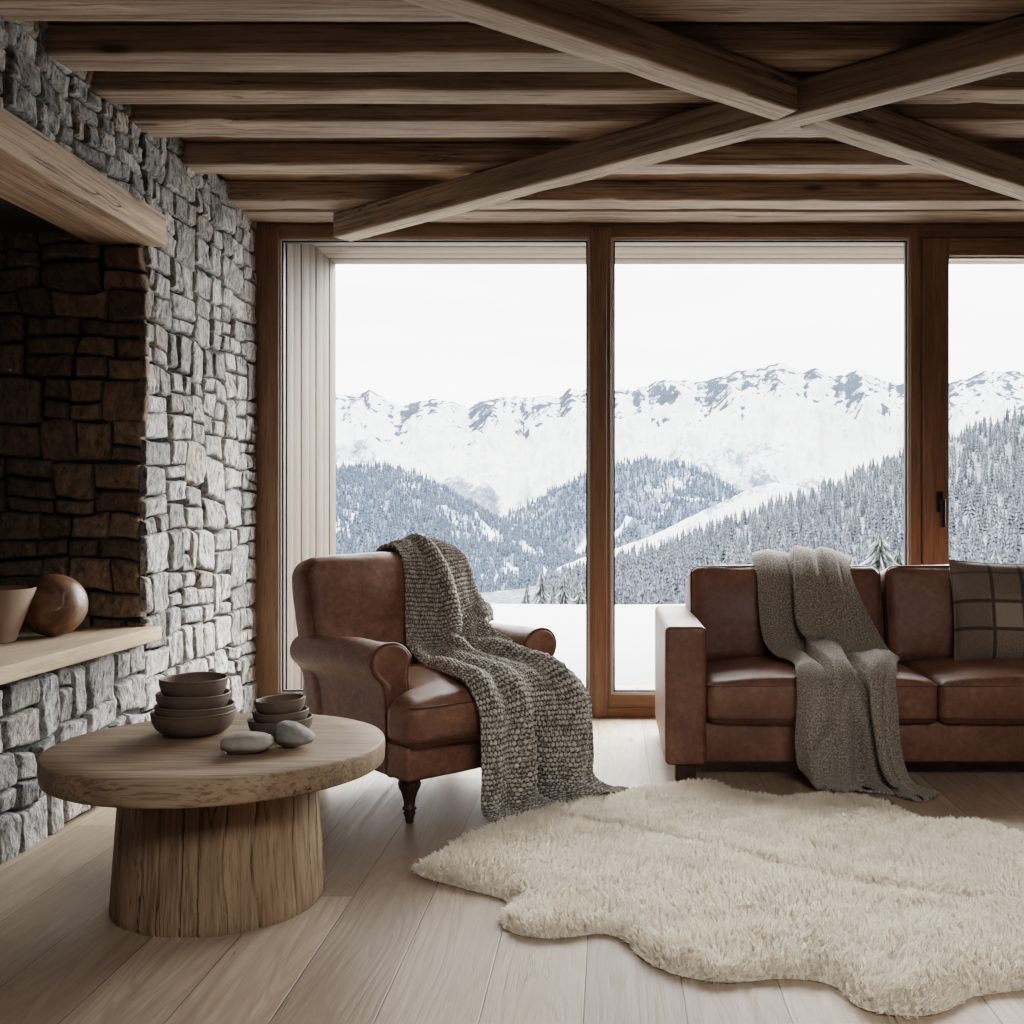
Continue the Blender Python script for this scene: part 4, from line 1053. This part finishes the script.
# rails in the chair's own frame: left edge ... right edge, from behind the back to the floor in front
X5 = lambda l, r: np.array([0, .25, .5, .75, 1.0]) * (r - l) + l
def row(xl, xr, y, z, dx=(0,) * 5, dy=(0,) * 5, dz=(0,) * 5):
    return [(X5(xl, xr)[k] + dx[k], y + dy[k], z + dz[k]) for k in range(5)]
ct = [
    row(.05, .36, .535, .60), row(.05, .37, .53, .78), row(.045, .375, .515, .890, dz=(0, .005, .01, .005, -.02)),
    row(.045, .385, .445, .962, dz=(-.02, .010, .014, .002, -.03)), row(.05, .405, .345, .950, dz=(-.015, .010, .012, -.008, -.06)),
    row(.045, .425, .270, .865, dy=(.01, -.015, -.02, .01, .05)), row(.028, .435, .225, .75, dy=(.012, -.025, -.045, .005, .05)),
    row(.000, .425, .180, .64, dy=(.012, -.03, -.06, -.01, .0), dz=(0, 0, 0, .02, .06)), row(-.02, .37, .130, .555, dy=(.01, -.03, -.05, -.04, -.03), dz=(-.02, .0, .02, .05, .115)),
    row(-.03, .30, .045, .505, dz=(-.006, .03, .065, .065, .145)), row(-.055, .268, -.06, .506, dz=(-.014, .025, .050, .045, .115)),
    row(-.09, .270, -.18, .510, dz=(-.010, .03, .022, .05, .075)), row(-.12, .300, -.31, .510, dz=(-.008, .02, .012, .03, .035)),
    row(-.145, .350, -.45, .495, dz=(-.004, .012, -.004, .014, -.002)), row(-.152, .378, -.540, .40, dy=(0, -.012, .02, -.012, 0)),
    row(-.155, .390, -.552, .28, dy=(0, -.02, .045, -.02, .01)), row(-.152, .396, -.552, .16, dy=(.005, -.025, .055, -.025, .015)),
    row(-.143, .405, -.545, .065, dy=(.01, -.03, .05, -.02, .02), dz=(-.01, 0, 0, .01, .02)),
    row(-.115, .44, -.565, .026, dy=(.02, -.03, .03, -.03, -.005), dz=(-.006, 0, .003, .012, .02)),
    row(-.085, .485, -.61, .020, dx=(.02, 0, 0, 0, 0), dy=(.06, -.0, .02, -.03, -.02), dz=(0, 0, .002, .012, .02)),
]
nu, nv = 330, 800
G = surf(ct, nu, nv)
u = np.linspace(0, 1, nu)[:, None]; v = np.linspace(0, 1, nv)[None]
N = mesh_normals(G.reshape(-1, 3), nu, nv)
s_mid = np.array([.8, -.6, 0.1])
if (N[nu // 2, int(nv * .8)] @ np.array([0, -1, 0])) < 0: N = -N
uw = u + .03 * np.sin(v * 9) + .02 * vnoise(np.stack([u * 2 + v * 0, v * 7 + u * 0, u * 0 + v * 0], -1), 3)
fold = np.sin(2 * PI * (2.6 * uw + .1)) * .55 + np.sin(2 * PI * (4.3 * uw + .35 * np.sin(v * 6))) * .35
amp = np.interp(v[0], [0, .15, .25, .38, .46, .55, .66, .74, .90, 1.0], [.006, .010, .020, .030, .028, .024, .020, .028, .036, .016])[None]
G = G + N * (fold * amp)[..., None]
lump = .018 * np.exp(-((v - .44) / .03) ** 2) * np.sin(2 * PI * (1.7 * uw + .2)) + .012 * np.exp(-((v - .52) / .022) ** 2) * np.sin(2 * PI * (1.3 * uw + .5))
G = G + N * lump[..., None]
hang = sstep(.72, .82, v) * sstep(1.0, .93, v)
vu = u - (.52 + .03 * np.sin(v * 14))
G = G + N * ((-.050 * np.exp(-(vu / .055) ** 2) + .020 * np.exp(-((vu + .15) / .09) ** 2) + .018 * np.exp(-((vu - .14) / .07) ** 2) - .022 * np.exp(-((vu - .30) / .035) ** 2)) * hang)[..., None]
N = mesh_normals(G.reshape(-1, 3), nu, nv)
if (N[nu // 2, int(nv * .8)] @ np.array([0, -1, 0])) < 0: N = -N
ncol, nrow = 42.0, 118.0
cu_, rv_ = u * ncol, v * nrow
par = np.floor(rv_) % 2
d1 = ((cu_ + .5 * par) % 1 - .5) * 2; d2 = (rv_ % 1 - .5) * 2
k1 = np.sqrt(np.clip(1 - .80 * d1 ** 2 - .85 * d2 ** 2, 0, 1))
cell = np.stack([np.floor(cu_ + .5 * par), np.floor(rv_) + 0 * cu_, 0 * cu_ + 0 * rv_], -1)
kn = k1 * (.85 + .3 * (_hash((cell[..., 0] + 500).astype(np.int64), (cell[..., 1] + 500).astype(np.int64), (cell[..., 2]).astype(np.int64), 3)))
edge = np.minimum(1, np.minimum(np.minimum(u, 1 - u) * 40, np.minimum(v, 1 - v) * 60))
G2 = G + N * (kn * .0092 * (.5 + .5 * edge))[..., None]
jag = .007 * np.sin(2 * PI * rv_ / 2)
G2[:2] += (jag[0][:, None] * np.array([1, 0, 0])) if False else 0
V, Q = thick_sheet(G2, .016, N)
if mesh_normals(G.reshape(-1, 3), nu, nv)[nu // 2, int(nv * .8)] @ np.array([0, -1, 0]) < 0: Q = Q[:, ::-1]
floorz = .004
V[:, 2] = np.maximum(V[:, 2], floorz)
mb = MB(); cc = np.zeros((len(V), 3)); cc[:nu * nv, 0] = kn.ravel(); cc[nu * nv:, 0] = .4
mb.add(V, Q, cc)
UV = np.stack([np.broadcast_to(u, (nu, nv)), np.broadcast_to(v, (nu, nv))], -1).reshape(-1, 2); UV = np.concatenate([UV, UV])
o = mb.build('knitted_throw', M['knit'], loc=(CHX, CHY, 0), rotz=CHR, color=True, uv=UV)
tag(o, 'chunky grey marled knitted throw draped over the armchair down to the floor', 'throw')

def mat_wool():
    T = NT('grey_boiled_wool'); u = T.uv()
    n = T.noise(T.vmath('MULTIPLY', u, (70, 230, 0)), 1, 3, .8); n2 = T.noise(T.vmath('MULTIPLY', u, (150, 520, 0)), 1, 3, .75)
    f = T.math('ADD', T.math('MULTIPLY', n, .55), T.math('MULTIPLY', n2, .45))
    c = T.ramp(f, [(.38, (.060, .052, .045)), (.47, (.172, .150, .127)), (.54, (.325, .29, .25)), (.64, (.53, .49, .44))])
    return T.fin(c, .97, T.bump(f, .5, .004), spec=.05, Sheen_Weight=.25, Sheen_Roughness=.4)
M['wool'] = mat_wool()
def wr(cols, Y, dY=(0,) * 7, dz=(0,) * 7):
    """row of seven world points given as (px, py) at depth Y(+dY)"""
    return [W(cols[k][0], cols[k][1], Y + dY[k]) + np.array([0, 0, dz[k]]) for k in range(7)]
def wz(pxs, Y, z, dY=(0,) * 7, dz=(0,) * 7):
    return [(XA(pxs[k], Y + dY[k]), Y + dY[k], z + dz[k]) for k in range(7)]
wt = [
    wz((757, 772, 785, 798, 812, 828, 846), 5.12, .60), wz((756, 770, 784, 797, 812, 828, 848), 5.11, .74),
    wz((754, 768, 783, 797, 812, 829, 850), 5.06, .84, dz=(0, .01, .0, .012, .012, .01, -.015)),
    wz((752, 768, 785, 797, 814, 831, 852), 4.93, .906, dz=(-.01, .005, -.008, .018, .014, .012, -.03)),
    wz((753, 769, 787, 798, 817, 833, 850), 4.775, .892, dz=(-.012, .004, -.012, .012, .010, .006, -.03)),
    wz((757, 772, 790, 800, 820, 838, 851), 4.632, .805, dY=(0, -.02, .01, -.03, -.02, -.01, .03)),
    wz((758, 773, 793, 803, 824, 845, 861), 4.572, .70, dY=(0, -.025, .015, -.04, -.02, -.02, .03)),
    wz((760, 776, 796, 808, 830, 855, 873), 4.535, .60, dY=(0, -.03, .02, -.05, -.02, -.02, .02)),
    wz((765, 781, 800, 818, 840, 866, 884), 4.49, .53, dY=(0, -.03, .0, -.06, -.03, -.02, .01), dz=(-.01, .01, .0, .03, .0, 0, -.01)),
    wz((776, 789, 803, 824, 848, 874, 893), 4.41, .490, dz=(-.012, .012, .015, .05, .006, .014, -.012)),
    wz((788, 796, 808, 832, 852, 880, 899), 4.33, .485, dz=(-.012, .02, .03, .055, .004, .035, -.010)),
    wz((795, 804, 818, 839, 856, 884, 897), 4.23, .480, dz=(-.012, .012, .02, .035, -.004, .035, -.006)),
    wz((796, 808, 826, 842, 860, 885, 897), 4.145, .470, dz=(-.012, .004, .010, .012, -.006, .012, -.012)),
    wz((797, 810, 829, 845, 862, 882, 896), 4.072, .41, dY=(.012, -.01, -.012, .008, .012, -.016, .010)),
    wz((797, 812, 832, 849, 866, 881, 898), 4.060, .31, dY=(.010, -.022, -.020, .006, .022, -.022, .008)),
    wz((796, 812, 834, 852, 870, 884, 900), 4.056, .20, dY=(.010, -.030, -.022, .004, .034, -.030, .004)),
    wz((797, 813, 835, 852, 870, 889, 905), 4.056, .10, dY=(.006, -.034, -.030, .004, .036, -.040, -.01)),
    wz((801, 815, 835, 852, 874, 898, 914), 4.05, .035, dY=(.02, -.034, -.034, -.0, .03, -.055, -.03), dz=(.03, .0, .006, .01, 0, 0, 0)),
    wz((812, 820, 836, 856, 884, 912, 930), 4.04, .014, dY=(.03, -.03, -.04, -.02, -.02, -.10, -.05), dz=(.028, .002, .006, .005, 0, 0, .004)),
    wz((818, 824, 838, 860, 890, 918, 938), 3.99, .014, dY=(.07, .01, -.0, -.0, -.03, -.13, -.05), dz=(.02, .0, .002, .002, 0, 0, .004)),
]
nu, nv = 220, 420
G = surf(wt, nu, nv)
u = np.linspace(0, 1, nu)[:, None]; v = np.linspace(0, 1, nv)[None]
N = mesh_normals(G.reshape(-1, 3), nu, nv)
flip = (N[nu // 2, int(nv * .75)] @ np.array([0, -1, 0])) < 0
if flip: N = -N
# sharp soft-edged creases running down the cloth
def crease(c, w): return np.exp(-np.abs((u - c) / w) ** 1.5)
c1 = .36 + .05 * np.sin(v * 7 + .4); c2 = .66 + .08 * (v - .5) + .03 * np.sin(v * 9); c3 = .86 + .02 * np.sin(v * 8)
A1 = np.interp(v[0], [0, .1, .2, .45, .55, .7, 1], [.004, .010, .026, .034, .026, .018, .010])[None]
A2 = np.interp(v[0], [0, .3, .45, .6, .75, .9, 1], [.006, .012, .020, .028, .034, .032, .012])[None]
G = G + N * (-A1 * crease(c1, .035) + .5 * A1 * crease(c1 + .07, .045) - A2 * crease(c2, .03) + .55 * A2 * crease(c2 + .07, .05) - .5 * A2 * crease(c3, .02))[..., None]
dg = u - (.50 - (v - .70) * 2.6); wv_ = sstep(.60, .68, v) * sstep(.86, .78, v)
G = G + N * ((-.012 * np.exp(-(dg / .05) ** 2) + .010 * sstep(-.02, .10, -dg) * sstep(.5, .2, -dg)) * wv_)[..., None]
hg = sstep(.70, .80, v) * sstep(1.0, .95, v); hv = u - (.57 + .02 * np.sin(v * 16))
G = G + N * ((-.034 * np.exp(-(hv / .035) ** 2) + .016 * np.exp(-((hv + .13) / .08) ** 2) + .014 * np.exp(-((hv - .11) / .06) ** 2) + .010 * np.exp(-((hv + .42) / .06) ** 2)) * hg)[..., None]
bk_ = sstep(.20, .26, v) * sstep(.46, .40, v); hb_ = u - (.33 + .30 * (v - .24)); hc_ = u - (.70 + .15 * (v - .24))
G = G + N * ((-.014 * np.exp(-(hb_ / .022) ** 2) + .018 * np.exp(-((hb_ - .075) / .05) ** 2) - .010 * np.exp(-(hc_ / .02) ** 2) + .014 * np.exp(-((hc_ + .07) / .045) ** 2)) * bk_)[..., None]
gl = u - (.42 + (v - .42) * 1.8); wl_ = sstep(.36, .42, v) * sstep(.56, .50, v)
G = G + N * ((.009 * np.exp(-(gl / .09) ** 2) - .007 * np.exp(-((gl - .13) / .05) ** 2)) * wl_)[..., None]
q = np.stack([u * 3.2 + v * 1.5, v * 6 - u * .8, 0 * u + 0 * v], -1)
G = G + N * (.010 * fbm(q, 3, 3) * np.interp(v[0], [0, .2, .5, 1], [.4, .8, 1.2, .9])[None] + .0012 * vnoise(np.stack([u * 120 + 0 * v, v * 400 + 0 * u, 0 * u + 0 * v], -1), 6))[..., None]
N = mesh_normals(G.reshape(-1, 3), nu, nv)
if flip: N = -N
V, Q = thick_sheet(G, .011, N)
if flip: Q = Q[:, ::-1]
V[:, 2] = np.maximum(V[:, 2], .003)
UV = np.stack([np.broadcast_to(u, (nu, nv)), np.broadcast_to(v, (nu, nv))], -1).reshape(-1, 2); UV = np.concatenate([UV, UV])
mb = MB(); mb.add(V, Q)
tag(mb.build('wool_throw', M['wool'], uv=UV), 'smooth grey-brown wool throw draped over the sofa back and seat, one corner on the floor', 'throw')

# ================================================================== sheepskin
pix = [(412, 866), (430, 858), (461, 840), (495, 826), (528, 815), (575, 803), (622, 794), (655, 789), (686, 785), (705, 783), (722, 786), (741, 794), (778, 800), (815, 796), (851, 796), (880, 802), (906, 811), (924, 822),
       (955, 822), (979, 821), (1005, 830), (1030, 840), (1075, 858), (1120, 872), (1165, 900), (1180, 930), (1150, 955), (1110, 968), (1070, 980), (1024, 986), (995, 990), (967, 994), (954, 1004), (924, 1013), (881, 1011), (851, 1001), (842, 986),
       (820, 977), (778, 975), (729, 980), (700, 977), (686, 974), (660, 966), (641, 955), (631, 940), (612, 931), (595, 930), (575, 934), (552, 936), (528, 934), (510, 930), (500, 921), (502, 911), (512, 903), (505, 896), (491, 893), (462, 885), (437, 879), (418, 873)]
PL = np.array([FL(a, b, .012)[:2] for a, b in pix])
def dens(P, n):
    P = np.concatenate([P, P[:1]]); d = np.concatenate([[0], np.cumsum(np.linalg.norm(np.diff(P, axis=0), axis=1))])
    s = np.linspace(0, d[-1], n, endpoint=False); return np.stack([np.interp(s, d, P[:, 0]), np.interp(s, d, P[:, 1])], -1)
PL = dens(PL, 260); PL = (PL + np.roll(PL, 1, 0) + np.roll(PL, -1, 0)) / 3
def sdist(X):
    """signed distance to the outline, positive inside, and the outward direction"""
    A = PL; B = np.roll(PL, -1, 0); best = np.full(len(X), 1e9); dirv = np.zeros((len(X), 2)); ins = np.zeros(len(X), bool)
    for a, b in zip(A, B):
        ab = b - a; t = np.clip(((X - a) @ ab) / (ab @ ab), 0, 1); c = a + t[:, None] * ab; d = c - X; L = np.hypot(d[:, 0], d[:, 1])
        m = L < best; best[m] = L[m]; dirv[m] = d[m]
        cond = (a[1] > X[:, 1]) != (b[1] > X[:, 1])
        xx = a[0] + (X[:, 1] - a[1]) / (b[1] - a[1] + 1e-12) * ab[0]
        ins ^= cond & (X[:, 0] < xx)
    return np.where(ins, best, -best), dirv / (np.linalg.norm(dirv, axis=1, keepdims=True) + 1e-9)
seam = np.array([FL(a, b)[:2] for a, b in [(560, 826), (640, 838), (720, 858), (800, 880), (880, 896), (960, 906), (1100, 915)]])
def seamd(X):
    best = np.full(len(X), 1e9)
    for a, b in zip(seam[:-1], seam[1:]):
        ab = b - a; t = np.clip(((X - a) @ ab) / (ab @ ab), 0, 1); best = np.minimum(best, np.linalg.norm(X - a - t[:, None] * ab, axis=1))
    return best
def rug_h(X, d):
    q = np.stack([X[:, 0], X[:, 1], X[:, 0] * 0], -1)
    h = .026 * (1 - np.exp(-np.clip(d, 0, None) / .035)) + .012 * fbm(q * 3.2, 3, 3) * sstep(0, .1, d) + .007 * fbm(q * 11, 4, 2) * sstep(0, .06, d)
    return np.maximum(.004, h - .016 * np.exp(-(seamd(X) / .03) ** 2))
step = .018
x0, y0 = PL.min(0) - .02; x1, y1 = PL.max(0) + .02
gx_, gy_ = np.arange(x0, x1, step), np.arange(y0, y1, step)
XX, YY = np.meshgrid(gx_, gy_, indexing='ij'); XP = np.stack([XX.ravel(), YY.ravel()], -1)
D, DV = sdist(XP)
out = D < 0
snap = out & (D > -step * 1.5); XP2 = XP.copy(); XP2[snap] += DV[snap] * (-D[snap])[:, None]
keep = (D >= 0) | snap
q = gridq(len(gx_), len(gy_)); q = q[keep[q].all(1)]
used = np.unique(q); remap = np.full(len(XP), -1); remap[used] = np.arange(len(used))
Hh = rug_h(XP2, np.clip(D, 0, None))
baseV = np.concatenate([XP2, Hh[:, None]], 1)[used]; baseQ = remap[q]
def mat_fur():
    T = NT('cream_sheepskin'); c = T.sep(T.attr()); n = T.noise(T.vmath('MULTIPLY', T.pos(), (1, 1, .2)), 7, 4, .6)
    cc = T.ramp(T.math('ADD', T.math('MULTIPLY', c[0], .55), T.math('MULTIPLY', n, .45)), [(.12, (.68, .59, .475)), (.40, (.88, .815, .715)), (.68, (.95, .91, .835))])
    T.fin(cc, .9, spec=.1)
    tl = T.node('ShaderNodeBsdfTranslucent'); T.link(cc, tl.inputs[0])
    mx = T.node('ShaderNodeMixShader'); mx.inputs[0].default_value = .42
    T.link(T.b.outputs[0], mx.inputs[1]); T.link(tl.outputs[0], mx.inputs[2]); T.link(mx.outputs[0], T.out.inputs[0])
    return T.m
M['fur'] = mat_fur()
rf = np.random.RandomState(9)
NTF = 230000
X = np.stack([rf.uniform(x0, x1, NTF), rf.uniform(y0, y1, NTF)], -1)
d, dv = sdist(X); ok = d > 0; X, d, dv = X[ok], d[ok], dv[ok]; n = len(X)
z = rug_h(X, d)
q3 = np.stack([X[:, 0], X[:, 1], X[:, 0] * 0], -1)
flow = np.stack([fbm(q3 * 4.5, 11, 3), fbm(q3 * 4.5 + 9, 12, 3)], -1) * 1.1 + np.stack([vnoise(q3 * 28, 13), vnoise(q3 * 28 + 5, 14)], -1) * .75
flow = flow + dv * (1.0 * np.exp(-d / .04))[:, None] + rf.normal(0, .28, (n, 2))
# clumps: pull tips towards cell centres
cs_ = .019; cell = np.floor(X / cs_ + .5 * vnoise(q3 * 20, 3)[:, None]); ci = cell.astype(np.int64) + 5000
jx = _hash(ci[:, 0], ci[:, 1], ci[:, 0] * 0, 5); jy = _hash(ci[:, 0], ci[:, 1], ci[:, 0] * 0, 6)
cen = (cell + .5) * cs_ + np.stack([jx, jy], -1) * cs_ * .3
pull = np.clip(cen - X, -.02, .02)
ln = .028 * rf.uniform(.65, 1.2, n) * np.clip(.55 + d / .05, .6, 1)
tip = np.stack([X[:, 0] + flow[:, 0] * ln * .42 + pull[:, 0] * .8, X[:, 1] + flow[:, 1] * ln * .42 + pull[:, 1] * .8, z + ln * (.75 + .15 * rf.rand(n))], -1)
tip[:, 2] -= ln * .5 * np.exp(-d / .025)
tip[:, 2] = np.maximum(tip[:, 2], .004)
rt = np.stack([X[:, 0], X[:, 1], np.maximum(z - .004, .002)], -1)
md = rt * .5 + tip * .5; md[:, 2] += ln * .16; md[:, :2] += rf.normal(0, .0035, (n, 2))
a = rf.uniform(0, PI, n); sd = np.stack([np.cos(a), np.sin(a), 0 * a], -1) * (rf.uniform(.0012, .0021, n))[:, None]
VV = np.stack([rt - sd, rt + sd, md - sd * .9, md + sd * .9, tip - sd * .25, tip + sd * .25], 1).reshape(-1, 3)
b = np.arange(n) * 6
FQ = np.concatenate([np.stack([b, b + 1, b + 3, b + 2], -1), np.stack([b + 2, b + 3, b + 5, b + 4], -1)])
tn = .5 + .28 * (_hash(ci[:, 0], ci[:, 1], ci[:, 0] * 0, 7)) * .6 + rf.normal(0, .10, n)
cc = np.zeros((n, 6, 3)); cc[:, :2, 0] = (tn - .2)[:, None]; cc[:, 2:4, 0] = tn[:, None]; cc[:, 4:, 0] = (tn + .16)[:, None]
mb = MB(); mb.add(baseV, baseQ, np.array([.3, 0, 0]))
rug = tag(mb.build('sheepskin_rug', M['fur'], color=True), 'large cream sheepskin rug with scalloped edges on the plank floor', 'rug')
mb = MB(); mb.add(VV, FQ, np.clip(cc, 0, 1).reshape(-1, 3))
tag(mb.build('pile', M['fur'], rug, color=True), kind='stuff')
SKY_LOW, SKY_HIGH = 1.9, 10.5
VT, LOOK, EXPO = 'Filmic', 'Medium High Contrast', 1.55
def LAMPS():
    l = bpy.data.lights.new('hazy_sun', 'SUN'); l.energy = 4.0; l.angle = math.radians(50); l.color = (1.0, .985, .96)
    o = bpy.data.objects.new('hazy_sun', l); col.objects.link(o); o.location = (6, 12, 9)
    o.rotation_euler = Vector((-.55, -.70, -.42)).to_track_quat('-Z', 'Y').to_euler()
    a_ = area('added_fill_light', (1.0, .1, 2.62), (math.radians(28), 0, math.radians(8)), 1.8, 1.2, FILL, (1.0, .98, .95)); a_.data.spread = math.radians(115)  # added soft fill from behind the camera, not a real fixture
FILL = 20
# ================================================================== sky, lamps, camera
w = bpy.data.worlds.new('overcast_sky'); sc.world = w; w.use_nodes = True
nt = w.node_tree; bg = nt.nodes['Background']
tc = nt.nodes.new('ShaderNodeTexCoord'); sp = nt.nodes.new('ShaderNodeSeparateXYZ')
nt.links.new(tc.outputs['Generated'], sp.inputs[0])
mr = nt.nodes.new('ShaderNodeMapRange'); mr.interpolation_type = 'SMOOTHSTEP'
nt.links.new(sp.outputs[2], mr.inputs[0])
mr.inputs[1].default_value = .26; mr.inputs[2].default_value = .75; mr.inputs[3].default_value = SKY_LOW; mr.inputs[4].default_value = SKY_HIGH
mp = nt.nodes.new('ShaderNodeMapping'); mp.inputs['Scale'].default_value = (2.2, 2.2, 14)
nt.links.new(tc.outputs['Generated'], mp.inputs[0])
nz = nt.nodes.new('ShaderNodeTexNoise'); nz.inputs['Scale'].default_value = 1.6; nz.inputs['Detail'].default_value = 4; nz.inputs['Roughness'].default_value = .45
nt.links.new(mp.outputs[0], nz.inputs['Vector'])
cr = nt.nodes.new('ShaderNodeValToRGB'); e = cr.color_ramp.elements
e[0].position = .33; e[0].color = (.80, .815, .83, 1); e[1].position = .58; e[1].color = (.965, .97, .975, 1)
nt.links.new(nz.outputs['Fac'], cr.inputs[0])
nt.links.new(cr.outputs[0], bg.inputs['Color']); nt.links.new(mr.outputs[0], bg.inputs['Strength'])
w.cycles.sampling_method = 'MANUAL'; w.cycles.sample_map_resolution = 512

def area(name, loc, rot, sx, sy, power, color=(1, 1, 1), portal=False):
    l = bpy.data.lights.new(name, 'AREA'); l.shape = 'RECTANGLE'; l.size = sx; l.size_y = sy; l.energy = power; l.color = color
    o = bpy.data.objects.new(name, l); col.objects.link(o); o.location = loc; o.rotation_euler = rot
    if portal: l.cycles.is_portal = True
    return o
area('portal_window', (.6, YW + .12, 1.32), (-PI / 2, 0, 0), 4.9, 2.6, 1, portal=True)
LAMPS()

cd = bpy.data.cameras.new('camera'); cam = bpy.data.objects.new('camera', cd); col.objects.link(cam)
cam.location = (0, 0, EYE); cam.rotation_euler = (PI / 2, 0, 0)
cd.sensor_width = 36; cd.sensor_fit = 'HORIZONTAL'; cd.lens = 36.0 * FPX / 1024
cd.shift_x = (512 - CX) / 1024; cd.shift_y = (CY - 512) / 1024
cd.clip_start = .05; cd.clip_end = 20000
sc.camera = cam
sc.view_settings.view_transform = VT; sc.view_settings.look = LOOK; sc.view_settings.exposure = EXPO
sc.cycles.use_denoising = True; sc.cycles.max_bounces = 8; sc.cycles.diffuse_bounces = 5; sc.cycles.glossy_bounces = 3
sc.cycles.transparent_max_bounces = 12; sc.cycles.caustics_reflective = False; sc.cycles.caustics_refractive = False
sc.cycles.sample_clamp_indirect = 6
sc.render.film_transparent = False
